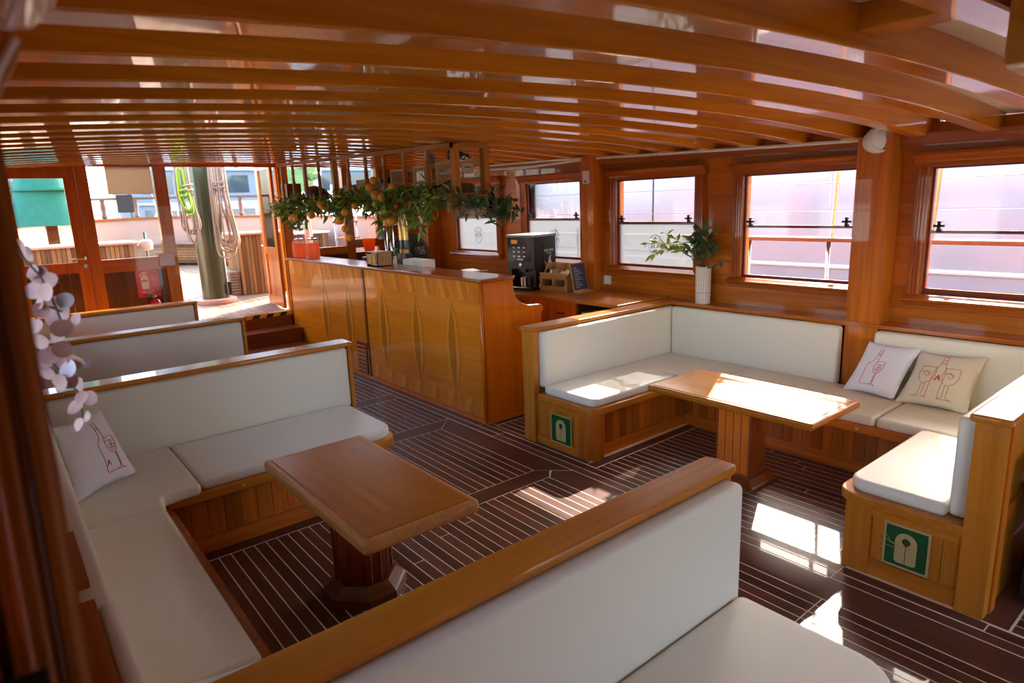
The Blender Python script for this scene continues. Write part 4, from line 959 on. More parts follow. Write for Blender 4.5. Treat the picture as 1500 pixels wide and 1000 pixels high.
# wall fittings
tag(obj('wall_socket', box(5.37, 5.398, 4.90, 4.99, 1.06, 1.155), 'white', bev=.008), 'square white wall socket under the window sill beside the pillar', 'socket')
sn = thing('motion_sensor', (5.2, 5.09, 2.16), 'small white motion sensor box high on the wooden pillar', 'sensor')
obj('body', box(5.185, 5.218, 5.05, 5.12, 2.165, 2.30), 'white', sn, bev=.008); obj('lens', lathe(nb(), [(.012, 0), (.008, .006)], n=10, M=frame((5.185, 5.085, 2.19), (0, -1, 0), (0, 0, 1))), 'black', sn)
lp = thing('wall_lamp', (5.22, 2.12, 2.25), 'round white bulkhead lamp at the top of the pillar', 'lamp')
Ml = frame((5.17, 2.10, 2.345), (.45, -.9, 0), (0, .15, 1))
Ml = frame((5.20, 2.10, 2.345), (.75, -.66, 0), (.1, .1, 1))
obj('housing', lathe(nb(), [(.05, -.10), (.085, -.08), (.095, -.03), (.095, .02), (.085, .035), (.078, .02)], n=28, M=Ml), 'white', lp); obj('dome', lathe(nb(), [(.076, .012), (.06, .03), (.03, .042), (.005, .046)], n=28, M=Ml), 'white', lp)

# ---- vase with branches on the ledge
vs = thing('vase', (5.275, 3.62, .986), 'ribbed white ceramic vase with leafy branches on the wall ledge', 'vase')
VC = Vector((5.275, 3.62, .986)); nrib = 18; rings = []
zl = [0, .004, .10, .104, .175, .179, .345, .35]
for z in zl:
    rings.append([VC + Vector(((.068+.005*z/.35)*(1.0 if k % 3 else .955)*math.cos(2*PI*k/54), (.068+.005*z/.35)*(1.0 if k % 3 else .955)*math.sin(2*PI*k/54), z)) for k in range(54)])
rings.append([VC + Vector((.06*math.cos(2*PI*k/54), .06*math.sin(2*PI*k/54), .35)) for k in range(54)]); rings.append([VC + Vector((.058*math.cos(2*PI*k/54), .058*math.sin(2*PI*k/54), .30)) for k in range(54)])
obj('body', loops(nb(), rings), 'ceramic', vs, smooth=20)
for z in (.102, .177): obj('groove', lathe(nb(), [(.0695, z-.0025), (.0700, z+.0025)], VC, 36), 'terracotta', vs)
for k in range(nrib): a = 2*PI*3*k/54; obj('groove', tube(nb(), [VC + Vector((.0665*math.cos(a), .0665*math.sin(a), .005)), VC + Vector((.071*math.cos(a), .071*math.sin(a), .345))], .0016, 4), 'terracotta', vs)
plant = thing('branch_arrangement', (5.30, 3.62, 1.32), 'dark green leafy branches with one pale spray standing in the white vase', 'plant')
LD = leaf_mesh('leaf', 'leaf_dark', l=.085, w_=.03, curl=.2); LL = leaf_mesh('leaf', 'leaf_light', l=.065, w_=.024, curl=.3)
def leafobj(me, p, q, s, parent):
    o = bpy.data.objects.new('leaf', me); COL.objects.link(o); o.parent = parent; o.location = Vector(p)-origin(parent)
    o.rotation_mode = 'QUATERNION'; o.rotation_quaternion = q; o.scale = (s, s, s); return o
def spray(tip, n, me, s0=1, bend=(0,0,.08), spread=.5, parent=plant, f0=.35):
    base = VC + Vector((rng.uniform(-.02,.02), rng.uniform(-.02,.02), .33)); tip = Vector(tip)
    pts = []
    for i in range(7):
        t = i/6; pts.append(base.lerp(tip, t) + Vector(bend)*math.sin(PI*t))
    obj('stem', tube(nb(), pts, [.004-.0025*i/6 for i in range(7)], 5), 'stem', parent)
    for k in range(n):
        t = f0 + (1-f0)*k/max(1, n-1); i = min(5, int(t*6)); p = pts[i].lerp(pts[i+1], t*6-i); d = (pts[i+1]-pts[i]).normalized()
        side = Vector((rng.uniform(-1,1), rng.uniform(-1,1), rng.uniform(-.6,.8)))
        leafobj(me, p, rquat(rng, d*.6+side*.8, spread*.4), s0*rng.uniform(.75, 1.2), parent)
for dx, dy, dzz in ((-.02,.02,.33),(.03,-.06,.30),(-.05,-.10,.26),(-.05,.08,.27),(.03,.12,.24),(-.08,.0,.22),(.0,-.14,.18),(-.07,.14,.16),(.02,.05,.36),(-.03,-.04,.38)):
    spray(VC+Vector((dx-.035,dy,.33+dzz)), 15, LD, 1.1, parent=plant, f0=.2)
spray(VC+Vector((-.05,-.26,.43)), 10, LD, .9, (0,0,-.02))
spray(VC+Vector((-.06,.42,.66)), 16, LL, 1.25, (0,0,.05)); spray(VC+Vector((-.08,.62,.55)), 26, LL, 1.25, (0,0,.10)); spray(VC+Vector((-.10,.55,.44)), 24, LL, 1.25, (0,0,.12)); spray(VC+Vector((-.05,.30,.52)), 18, LL, 1.2, (0,0,.08)); spray(VC+Vector((-.03,.18,.62)), 12, LL, 1.25)

# ================================================================== THROW PILLOWS
def pillow(label, BL, BR, TR, TL, th, mat, art=None, artmat='print_red'):
    t = thing('throw_pillow', (Vector(BL)+Vector(BR)+Vector(TR)+Vector(TL))/4 - Vector((0,0,.2)), label, 'pillow')
    BL, BR, TR, TL = map(Vector, (BL, BR, TR, TL)); nrm = (BR-BL).cross(TL-BL).normalized()
    c = (BL+BR+TR+TL)/4
    def S_(u, v, s):
        pu = 1-abs(2*u-1)**2.2; pv = 1-abs(2*v-1)**2.2
        # pinched sides between pointed corners
        uu = .5+(u-.5)*(1-.07*(1-(2*v-1)**2)*(1 if True else 0)); vv = .5+(v-.5)*(1-.07*(1-(2*u-1)**2))
        p = BL*(1-uu)*(1-vv)+BR*uu*(1-vv)+TR*uu*vv+TL*(1-uu)*vv
        wr = .006*math.sin(9*u+5*v)*math.sin(7*v+1)
        return p + nrm*s*(th*.5*(max(0, pu)*max(0, pv))**.55 + wr*pu*pv)
    n = 18; bm = nb(); F = [[bm.verts.new(S_(i/n, j/n, 1)) for j in range(n+1)] for i in range(n+1)]
    B = [[F[i][j] if i in (0, n) or j in (0, n) else bm.verts.new(S_(i/n, j/n, -1)) for j in range(n+1)] for i in range(n+1)]
    for i in range(n):
        for j in range(n):
            bm.faces.new((F[i][j], F[i+1][j], F[i+1][j+1], F[i][j+1])); bm.faces.new((B[i][j], B[i][j+1], B[i+1][j+1], B[i+1][j]))
    obj('pillow_cover', bm, mat, t, smooth=80)
    for line, r in (art or ()):
        fine = []
        for (a0, b0_), (a1, b1_) in zip(line, line[1:]):
            m_ = max(1, int(math.hypot(a1-a0, b1_-b0_)/.02)); fine += [(a0+(a1-a0)*q/m_, b0_+(b1_-b0_)*q/m_) for q in range(m_)]
        fine.append(line[-1])
        obj('printed_line', tube(nb(), [S_(u, v, 1) + nrm*.0015 for u, v in fine], r, 5), artmat, t)
    return t
def art_glass(x, y, s, lean=0):
    def T(pts): return [(x+s*(px+lean*py), y+s*py) for px, py in pts]
    bottle = T([(.0,1.0),(.09,1.0),(.09,.72),(.13,.62)]), T([(.0,1.0),(.0,.74),(-.03,.66),(-.10,.58),(-.12,.50),(-.12,.04),(-.10,.0),(.10,.0)]), T([(.0,.88),(.09,.88)]), T([(.0,.84),(.09,.84)])
    cup_ = T([(.08,.66),(.32,.66),(.33,.50),(.29,.38),(.22,.32),(.14,.34),(.09,.42),(.07,.54),(.08,.66)]), T([(.075,.58),(.33,.58)]), T([(.205,.32),(.20,.03),(.10,.0),(.32,-.02),(.225,.03),(.235,.32)])
    berries = [T([(cx+.035*math.cos(k*PI/5), cy+.035*math.sin(k*PI/5)) for k in range(11)]) for cx, cy in ((.17,.46),(.24,.46),(.21,.53),(.20,.40))]
    return [(l, .0016) for l in (*bottle, *cup_, *berries)]
letterA = lambda x, y, s: [([(x-.5*s, y-.7*s), (x+.05*s, y+.7*s), (x+.45*s, y-.7*s)], .003), ([(x-.28*s, y-.1*s), (x+.28*s, y-.1*s)], .003)]
def zy(l): return l
pillow('white throw pillow with one red bottle and glass drawing beside the pillar', (4.97,2.135,.495), (4.90,1.745,.507), (5.095,1.655,.871), (5.085,2.013,.87), .12, 'pillow_white', art_glass(.38, .16, .72))
two = []
for s, cx in ((-1, .30), (1, .66)):
    cup2 = [(cx-.11,.72),(cx+.11,.72),(cx+.13,.56),(cx+.09,.44),(cx,.38),(cx-.09,.44),(cx-.13,.56),(cx-.11,.72)]
    two += [(cup2, .0016), ([(cx-.03,.38),(cx-.025,.16),(cx-.11,.13),(cx+.11,.13),(cx+.025,.16),(cx+.03,.38)], .0016)]
    two += [([(cx+.06*math.cos(k*PI/6+.5), .58+.05*math.sin(k*PI/6)) for k in range(9)], .0016), ([(cx-.12,.62),(cx-.02,.62),(cx+.05,.56),(cx+.0,.52)], .0016)]
two += [([(.445,.95),(.515,.95),(.515,.78),(.56,.70),(.57,.6),(.57,.13)], .0016), ([(.445,.95),(.445,.78),(.40,.70),(.39,.6),(.39,.13)], .0016), ([(.445,.87),(.515,.87)], .0016), ([(.445,.81),(.515,.81)], .0016)]
for d in (-.006, 0, .006): two += letterA(.48+d, .52, .075)
pillow('cream throw pillow with two glasses and an orange letter A', (4.90,1.735,.500), (4.90,1.29,.505), (5.085,1.262,.865), (5.075,1.66,.848), .13, 'pillow_cream', two, 'print_orange')
a3 = art_glass(.60, .14, .74, -.04) + [(l, .0022) for l, r in letterA(.56, .27, .06)]
pillow('white throw pillow with red bottle drawing in the corner of the port bench', (.165,4.00,.502), (.50,4.24,.508), (.385,4.37,.895), (.135,4.21,.89), .13, 'pillow_white', a3)
pillow('white throw pillow mostly hidden behind the cap of the nearest port bench', (.17,6.05,.505), (.48,6.18,.51), (.42,6.36,.86), (.15,6.30,.86), .12, 'pillow_white', art_glass(.45, .14, .72))
pillow('white throw pillow cut off at the bottom left edge of the picture', (.62,1.52,.52), (.20,1.50,.52), (.175,1.96,.64), (.47,1.90,.63), .12, 'pillow_white', art_glass(.40, .2, .72))

# ================================================================== NEAR LEFT: hanging eucalyptus-like garland
gv = thing('leaf_garland', (.07, 1.9, 1.5), 'blurred garland of round pink leaves hanging beside the near left post', 'garland')
import mathutils
YG = 1.75
stems = [[(0.0548,1.75,1.97),(0.0647,1.75,1.9214),(0.0882,1.75,1.8792),(0.102,1.75,1.8246),(0.1099,1.75,1.7772)],[(0.0701,1.77,1.8191),(0.063,1.77,1.7506),(0.078,1.77,1.6849),(0.1087,1.77,1.6303),(0.1195,1.77,1.5866),(0.1168,1.77,1.5419)],[(0.0673,1.79,1.8097),(0.0982,1.79,1.8057),(0.1336,1.79,1.7819)],[(0.1175,1.81,1.769),(0.109,1.81,1.7216),(0.112,1.81,1.6718),(0.1151,1.81,1.6211)],[(0.0602,1.83,1.7106),(0.0807,1.83,1.6742),(0.1031,1.83,1.6197)]]
for k, s in enumerate(stems): obj('stem', tube(nb(), s, .0028, 6), 'stem', gv)
rl = nb(); n = 12; cen = rl.verts.new((0, .5, -.10)); ring_ = [rl.verts.new((.5*math.sin(2*PI*k/n), .5-.5*math.cos(2*PI*k/n), .05*math.cos(4*PI*k/n))) for k in range(n)]
for k in range(n): rl.faces.new((cen, ring_[k], ring_[(k+1) % n]))
LM = {}
for m in ('pink_leaf', 'white_leaf'):
    me = bpy.data.meshes.new('leaf'); rl.to_mesh(me); me.shade_smooth(); me.materials.append(MATS[m]); LM[m] = me
rl.free()
gl = [(0.0632,1.7685,1.9443,0.0354),(0.0757,1.7816,1.9281,0.0359),(0.0501,1.7875,1.8956,0.0276),(0.0879,1.8037,1.8804,0.0425),(0.103,1.7814,1.865,0.0424),(0.0737,1.8015,1.8466,0.0424),(0.0901,1.7032,1.8482,0.0405),(0.0801,1.7512,1.8272,0.0415),(0.1083,1.8038,1.8061,0.0462),(0.1237,1.7714,1.7964,0.0458),(0.104,1.7991,1.7802,0.0462),(0.1354,1.7125,1.7826,0.0279),(0.0767,1.7516,1.8048,0.036),(0.1086,1.7271,1.7646,0.0474),(0.0991,1.7598,1.7431,0.0369),(0.062,1.7631,1.7702,0.0362),(0.0642,1.7014,1.7446,0.0352),(0.101,1.7238,1.7167,0.0419),(0.0787,1.7307,1.707,0.0473),(0.1333,1.8008,1.666,0.0475),(0.0956,1.7842,1.6825,0.0405),(0.104,1.7176,1.6732,0.0421),(0.0626,1.7877,1.6848,0.0429),(0.1211,1.7153,1.6862,0.0395),(0.1242,1.7679,1.6192,0.041),(0.0843,1.7139,1.6463,0.0391),(0.118,1.7002,1.6069,0.0311),(0.1404,1.7959,1.5796,0.0361),(0.1036,1.723,1.5826,0.0371),(0.1232,1.7237,1.5548,0.026),(0.1102,1.8081,1.5171,0.0332),(0.0692,1.796,1.6578,0.0405),(0.1031,1.7318,1.6421,0.0369),(0.0779,1.8058,1.8874,0.0338),(0.1251,1.7593,1.8209,0.0369)]
for i, (x, y, z, s) in enumerate(gl):
    c = Vector((x, y, z))
    q = rquat(rng, (rng.uniform(-1,1), rng.uniform(-.4,.4), rng.uniform(-1,.6)), .3)
    nq = (Vector((-.6, -.76, .2)) + Vector((rng.uniform(-.7,.7), rng.uniform(-.5,.5), rng.uniform(-.5,.5)))).to_track_quat('Z', 'Y') @ Quaternion((0, 0, 1), rng.uniform(0, 6.28))
    o = leafobj(LM['white_leaf' if i in (19, 21, 34) else 'pink_leaf'], c - nq @ Vector((0, .5*s, 0)), nq, s, gv)
    if i in (19, 21): o['label'] = 'paler white round leaf'
obj('hanger', tube(nb(), [stems[0][0], (0.0, YG, 2.04), (-.05, YG, 2.06)], .003, 6), 'stem', gv)
tag(obj('dark_blue_case', box(-.060, -.0155, .60, .66, 1.545, 1.611), 'navy', bev=.006), 'blurred dark blue case at the bottom left beside the post', 'case')
obj('case_ledge', box(-.12, -.018, .59, .70, 1.515, 1.544), 'postX', post)

# fire extinguisher and its sign
fs = thing('fire_sign', (1.57, 9.3, .98), 'red fire extinguisher sign with white symbols on the bulkhead panel', 'sign')
YS = 9.333
obj('plate', box(1.44, 1.70, YS-.004, YS, .985, 1.335), 'red', fs, smooth=0)
bm = nb(); prism(bm, [(1.495,1.09),(1.575,1.09),(1.58,1.23),(1.56,1.262),(1.51,1.262),(1.49,1.23)], 'y', YS-.006, YS-.004); prism(bm, [(1.525,1.262),(1.545,1.262),(1.545,1.285),(1.58,1.29),(1.55,1.305),(1.51,1.30),(1.475,1.265),(1.48,1.245),(1.49,1.262),(1.515,1.285),(1.525,1.285)], 'y', YS-.006, YS-.004)
obj('extinguisher_symbol', bm, 'white', fs, smooth=0)
obj('symbol_band', box(1.50, 1.57, YS-.0065, YS-.006, 1.18, 1.205), 'red', fs, smooth=0)
for i in range(4): obj('flame_symbol', tube(nb(), [(1.615+.055*math.sin(a*.22), YS-.005, 1.105+.036*i+.04-.04*a/6) for a in range(7)], .006, 5), 'white', fs)
txt('sign_lettering', 'FIRE EXT', .038, 'white', fs, frame((1.55, YS-.005, 1.045), (1, 0, 0), (0, 0, 1))); txt('sign_lettering', 'KG', .022, 'white', fs, frame((1.66, YS-.005, 1.315), (1, 0, 0), (0, 0, 1)))
fx = thing('fire_extinguisher', (1.58, 9.2, .5), 'red fire extinguisher with black valve below the red sign', 'extinguisher')
obj('cylinder', lathe(nb(), [(.06,0),(.072,.02),(.072,.36),(.055,.42),(.025,.45)], (1.60, 9.22, .52), 18), 'red', fx); obj('valve', lathe(nb(), [(.022,.45),(.022,.49)], (1.60, 9.22, .52), 10), 'brass', fx)
obj('lever', tube(nb(), [(1.60, 9.22, 1.0), (1.56, 9.19, 1.03), (1.50, 9.17, 1.04)], .010, 6), 'black', fx); obj('lever', tube(nb(), [(1.60, 9.22, .985), (1.55, 9.18, 1.0), (1.49, 9.16, 1.0)], .009, 6), 'black', fx); obj('hose', tube(nb(), [(1.60, 9.20, .98), (1.68, 9.16, .96), (1.70, 9.15, .80), (1.68, 9.15, .62)], .010, 6), 'black', fx)
obj('bracket', box(1.5, 1.7, 9.12, 9.30, .49, .52), 'darkpanelX', fx)
tag(obj('notice', box(1.725, 1.905, 9.284, 9.287, 1.365, 1.52), 'sticker', smooth=0), 'small pale grey notice on the wooden post beside the doorway', 'notice')
tag(obj('window_shade', box(1.29, 1.78, 9.325, 9.332, 2.27, 2.60), 'paper_thin', smooth=0), 'beige paper blind covering the top of the bulkhead window', 'blind')
tag(obj('notice', box(1.363, 1.54, 9.326, 9.331, 2.05, 2.262), 'paper_grey', smooth=0), 'small grey sheet taped under the beige blind', 'notice')
solid_box('black_case', 'black case standing behind the nearest starboard partition at the right edge', 'case', 3.64, 4.2, .42, .66, .001, .74, 'black', bev=.02)

# ================================================================== FOREDECK AND BEYOND
ms = thing('mast', (2.68, 10.55, .66), 'dark green wooden mast rising through the foredeck', 'mast')
MC = Vector((2.68, 10.62, 0)); zm = dz(10.62)
obj('pole', lathe(nb(), [(.19, zm), (.19, 2.0), (.175, 5.5)], MC, 28), 'mast_green', ms)
obj('collar', lathe(nb(), [(.30, zm-.02), (.31, zm+.01), (.30, zm+.05), (.21, zm+.06)], MC, 28), 'bulwark', ms)
obj('track', tube(nb(), [(2.845, 10.50, zm+.1), (2.83, 10.51, 4.0)], .014, 6), 'white', ms)
obj('cleat', box(2.83, 2.87, 10.44, 10.50, 1.78, 2.02), 'black', ms, bev=.006); obj('cleat', box(2.84, 2.88, 10.44, 10.50, zm+.10, zm+.30), 'black', ms, bev=.006)
def coil(label, mat, cx, y, ztop, zbot, wid, n, r, cat='rope', seed=0):
    rg = random.Random(seed); t = thing('rope_coil', (cx, y, zbot), label, cat, 'rope coils on the mast')
    for k in range(n):
        w1 = wid*rg.uniform(.35, 1); w2 = wid*rg.uniform(.5, 1.1); zb_ = zbot + rg.uniform(0, .22)*(ztop-zbot); oy = y - .018*k*.5 + rg.uniform(-.02, .02); ox = cx + rg.uniform(-.25, .25)*wid
        pts = [(ox-w1*.4, oy, ztop-.03), (ox-w1*.5, oy-.01, (ztop+zb_)/2), (ox-w2*.55+.02, oy-.02, zb_+.12), (ox-w2*.25+.03, oy-.02, zb_+.02), (ox+.05, oy-.02, zb_), (ox+w2*.3+.05, oy-.02, zb_+.05), (ox+w2*.5+.03, oy-.01, zb_+.2), (ox+w1*.4, oy, (ztop+zb_)/2+.1), (ox+w1*.3, oy, ztop-.03), (ox, oy+.01, ztop)]
        # smooth through the points
        P_ = [Vector(p) for p in pts]; q = []
        for i in range(len(P_)):
            a, b, c, d = P_[i-1], P_[i], P_[(i+1) % len(P_)], P_[(i+2) % len(P_)]
            for j in range(4):
                u = j/4; q.append(.5*((2*b)+(c-a)*u+(2*a-5*b+4*c-d)*u*u+(3*b-a-3*c+d)*u**3))
        q.append(q[0]); obj('strand', tube(nb(), q, r, 5, False), mat, t)
    wq = [(cx+wid*.42*math.cos(a*.7), y-.05+.05*math.sin(a*.7), ztop-.42+.008*a) for a in range(20)]
    obj('wrapping', tube(nb(), wq, r, 5), mat, t)
    return t
coil('beige rope coil hanging left of the mast', 'rope', 2.40, 10.36, 2.70, 1.52, .20, 7, .012, seed=1)
coil('bright green rope coil hanging left of the mast', 'rope_green', 2.35, 10.33, 2.64, 1.98, .10, 4, .013, seed=2)
coil('large beige rope coil hanging right of the mast', 'rope', 2.86, 10.40, 2.74, 1.30, .24, 10, .013, seed=3)
def slat_box(label, x0, x1, y0, y1, h, pitch, name='deck_locker', top='bulwark', slats='slatZ'):
    z0 = dz((y0+y1)/2)-.02; t = thing(name, ((x0+x1)/2, (y0+y1)/2, z0), label, 'locker', 'slatted deck lockers')
    obj('carcass', box(x0+.02, x1-.02, y0+.02, y1-.02, z0, z0+h), 'darkpanelY', t)
    n = max(2, round((x1-x0)/pitch)); p = (x1-x0)/n
    for i in range(n): obj('slat', box(x0+i*p+.004, x0+(i+1)*p-.004, y0, y0+.02, z0+.01, z0+h), slats, t, smooth=0)
    n = max(2, round((y1-y0)/pitch)); p = (y1-y0)/n
    for i in range(n): obj('slat', box(x0, x0+.02, y0+i*p+.004, y0+(i+1)*p-.004, z0+.01, z0+h), slats, t, smooth=0)
    obj('lid', slab(nb(), [(x0-.04,y0-.04,.03),(x1+.04,y0-.04,.03),(x1+.04,y1+.04,.03),(x0-.04,y1+.04,.03)], z0+h, z0+h+.04, .012, 2), top, t)
    return t
slat_box('tall slatted deck locker right of the mast', 3.16, 4.0, 10.84, 11.5, .96, .062)
t = thing('deck_step', (3.08, 11.2, dz(11.2)), 'low step of pale horizontal slats against the tall deck locker', 'step')
for i in range(9): obj('slat', box(3.0, 3.15, 10.87, 11.5, dz(11.2)-.03+i*.045, dz(11.2)+.006+i*.045), 'deckY', t, bev=.004)
slat_box('wide slatted deck locker seen through the port door and window', .20, 1.86, 11.5, 12.3, .85, .062)
t = thing('buoy_stack', (2.02, 11.6, dz(11.6)), 'stack of orange buoys beside the wide deck locker', 'buoy')
for i in range(3): bm = nb(); lathe(bm, [(.03,0),(.09,.02),(.10,.09),(.09,.16),(.03,.18)], (2.02, 11.7, dz(11.7)+.3*i+.12), 14); obj('buoy', bm, 'bulwark', t)
obj('post', tube(nb(), [(2.02, 11.7, dz(11.7)-.02), (2.02, 11.7, 1.75)], .02, 8), 'black', t)
# bow bulwark: curved in plan, pink inside, red-brown cap, turned posts and an upper rail
bw = tag(thing('trim_3', (3.0, 14.6, .9)), kind='structure')
plan = [(-.9, 9.6), (-.6, 11.5), (.1, 13.4), (1.0, 14.7), (2.0, 15.4), (3.0, 15.5), (4.0, 14.9), (4.9, 13.7), (5.45, 12.2), (5.75, 10.6)]
def cr(P_, m=5):
    P_ = [Vector(p) for p in P_]; q = []
    for i in range(len(P_)-1):
        a, b, c, d = P_[max(0, i-1)], P_[i], P_[i+1], P_[min(len(P_)-1, i+2)]
        for j in range(m):
            u = j/m; q.append(.5*((2*b)+(c-a)*u+(2*a-5*b+4*c-d)*u*u+(3*b-a-3*c+d)*u**3))
    q.append(P_[-1]); return q
pl = cr(plan)
def zcap(y): return 1.80 + .03*(y-11)
def ribbon(name, mat, off0, off1, f0, f1):
    rings = []
    for i, p in enumerate(pl):
        d = (pl[min(i+1, len(pl)-1)]-pl[max(0, i-1)]).normalized(); nn = Vector((d.y, -d.x))
        a, b = p+nn*off0, p+nn*off1
        rings.append([Vector((a.x, a.y, f0(p.y))), Vector((b.x, b.y, f0(p.y))), Vector((b.x, b.y, f1(p.y))), Vector((a.x, a.y, f1(p.y)))])
    return obj(name, loops(nb(), rings), mat, bw, smooth=60)
ribbon('bulwark_wall', 'bulwark', -.06, 0, lambda y: dz(y)-.1, lambda y: zcap(y))
ribbon('cap_rail', 'trimX', -.10, .05, lambda y: zcap(y), lambda y: zcap(y)+.04)
ribbon('upper_rail', 'railwoodX', -.06, .02, lambda y: zcap(y)+.40, lambda y: zcap(y)+.45)
for i in range(2, len(pl), 3):
    p = pl[i]; z = zcap(p.y)
    obj('baluster', lathe(nb(), [(.035, z+.04), (.055, z+.07), (.035, z+.14), (.05, z+.26), (.035, z+.36), (.05, z+.41)], (p.x, p.y, 0), 10), 'railwoodZ', bw)
bsm = thing('bow_bench', (3.3, 14.6, .95), 'slatted teak bench curving inside the bow bulwark', 'bench')
ip = [p for p in pl if p.y > 13.2 and p.x > 1.2]
def inner(i, off):
    d = (ip[min(i+1, len(ip)-1)]-ip[max(0, i-1)]).normalized(); return ip[i] + Vector((d.y, -d.x))*off
for k in range(7):
    rings = []
    for i, p in enumerate(ip):
        q = inner(i, .52+.0*k); r = inner(i, .50); z = dz(p.y)+.02+k*.055; rings.append([Vector((q.x,q.y,z)), Vector((r.x,r.y,z)), Vector((r.x,r.y,z+.048)), Vector((q.x,q.y,z+.048))])
    obj('slat', loops(nb(), rings), 'slatX', bsm, smooth=0)
rings = []
for i, p in enumerate(ip):
    q = inner(i, .55); r = inner(i, .05); z = dz(p.y)+.41; rings.append([Vector((q.x,q.y,z)), Vector((r.x,r.y,z)), Vector((r.x,r.y,z+.035)), Vector((q.x,q.y,z+.035))])
obj('seat', loops(nb(), rings), 'deckX', bsm, smooth=0)
# green tarpaulin over a stowed dinghy / sail on the port bow
tp = thing('sail_cover', (.6, 13.6, 1.6), 'green tarpaulin bundle standing at the port bow', 'tarpaulin')
bm = nb(); rings = []
for i in range(11):
    t_ = i/10; z = 1.90+1.3*t_; wx = .50-.22*t_+.02*math.sin(7*t_); wy = .35-.1*t_
    rings.append([Vector((.92+.10*t_*0+wx*math.cos(2*PI*k/20)*(1+.06*math.sin(3*k+4*t_)), 13.0+wy*math.sin(2*PI*k/20), z)) for k in range(20)])
obj('cover', loops(bm, rings), 'tarp', tp, smooth=70); obj('strap', lathe(nb(), [(.44, 0), (.445, .03)], (.92, 13.0, 2.45), 20), 'tarp', tp)
obj('mooring_bitt', box(.84, 1.0, 12.9, 13.1, dz(13)-.05, 1.92), 'darkpanelZ', tp)
# starboard slatted locker, ladder, rails
slat_box('slatted locker with pale lid seen through the window behind the bar', 4.15, 5.15, 11.9, 12.6, .80, .06, top='white')
ld = thing('boarding_ladder', (5.0, 10.4, .6), 'steel boarding ladder with wooden treads outside the bar window', 'ladder')
for x in (4.62, 5.02): obj('side_rail', tube(nb(), [(x-.05, 10.2, dz(10.2)), (x+.1, 10.6, 2.25), (x+.12, 10.62, 2.4)], .018, 8), 'steel', ld)
for k in range(5): z = .95+.27*k; f = (z-.64)/1.6; obj('tread', box(4.62-.05+.15*f, 5.02-.05+.15*f, 10.15+.4*f, 10.30+.4*f, z, z+.03), 'slatX', ld)
for k, (x, y) in enumerate(((4.35, 10.9), (4.55, 11.3))):
    tag(obj('rail_post', lathe(nb(), [(.05, dz(y)), (.05, 1.0), (.035, 1.3), (.055, 1.6), (.035, 1.75), (.05, 1.95)], (x, y, 0), 12), 'bulwark'), ('turned wooden rail post just left of the bar window post', 'turned wooden rail post behind the boarding ladder')[k], 'post', 'rail posts on the foredeck')
# ---- starboard side deck: cap rail on stanchions, awning poles, lifelines
sr = thing('side_rail', (6.2, 4, .5), 'varnished wooden cap rail on steel stanchions outside the starboard windows', 'rail')
obj('cap', slab(nb(), [(6.13,-2,.0),(6.30,-2,.0),(6.30,9.5,.0),(6.13,9.5,.0)], 1.525, 1.565, .015, 3), 'railwoodY', sr)
for y in (-.5, .4, 1.23, 2.06, 2.89, 3.71, 4.54, 5.4, 6.25, 7.1, 7.95): obj('stanchion', tube(nb(), [(6.21, y, .42), (6.21, y, 1.53)], .019, 10), 'steel', sr)
for y, h in ((2.03, 3.3), (2.86, 3.3)): obj('awning_pole', tube(nb(), [(6.21, y, 1.56), (6.21, y-.02, 2.3), (6.20, y-.03, h)], .021, 10), 'steel', sr)
for z in (1.80, 2.06): obj('lifeline', tube(nb(), [(6.21, -2, z), (6.21, 9.5, z+.01)], .003, 5), 'iron', sr)
sdk = tag(obj('floor_3', box(5.5, 6.4, -2, 9.3, .36, .42), 'deckY'), kind='structure')
tag(obj('wall_right_2', box(6.36, 6.44, -2, 10.6, -1.2, .55), 'white'), kind='structure')
gw = thing('gangway', (6.9, 5.6, .8), 'thin steel gangway frame hanging outside the window above the vase', 'gangway')
for y in (6.05, 6.42): obj('side_rail', tube(nb(), [(6.75, y, -1.3), (6.75, y, 2.7)], .016, 8), 'steel', gw)
for z in (.9, 1.3, 1.7, 2.05): obj('rung', tube(nb(), [(6.75, 6.05, z), (6.75, 6.42, z)], .013, 6), 'steel', gw)
obj('black_line', tube(nb(), [(6.75, 5.42, .8), (6.75, 5.40, 3.0)], .011, 6), 'black', gw)
pg = thing('davit', (6.8, 8.4, .8), 'slanted steel davit pole outside the window behind the coffee machine', 'pole')
obj('pole', tube(nb(), [(6.75, 7.85, -1.3), (6.75, 8.55, 3.0)], .03, 8), 'steel', pg); obj('arm', tube(nb(), [(6.75, 8.42, 2.25), (6.75, 7.2, 2.26)], .012, 6), 'steel', pg); obj('arm', tube(nb(), [(6.75, 8.3, 1.78), (6.75, 7.2, 1.78)], .010, 6), 'steel', pg)
for k, (y, z) in enumerate(((3.32, .72), (.75, .70))):
    t = thing('fender', (6.75, y, .2), ('black round fender below the fourth window from the bow', 'black round fender below the window nearest the camera')[k], 'fender', 'fenders between the hulls')
    bm = nb(); ball(bm, (6.72, y, z), .27, 20, 12, (.8, 1, 1.3)); obj('body', bm, 'iron', t); obj('rope', tube(nb(), [(6.72, y, z+.3), (6.45, y, .56)], .012, 6), 'rope', t)
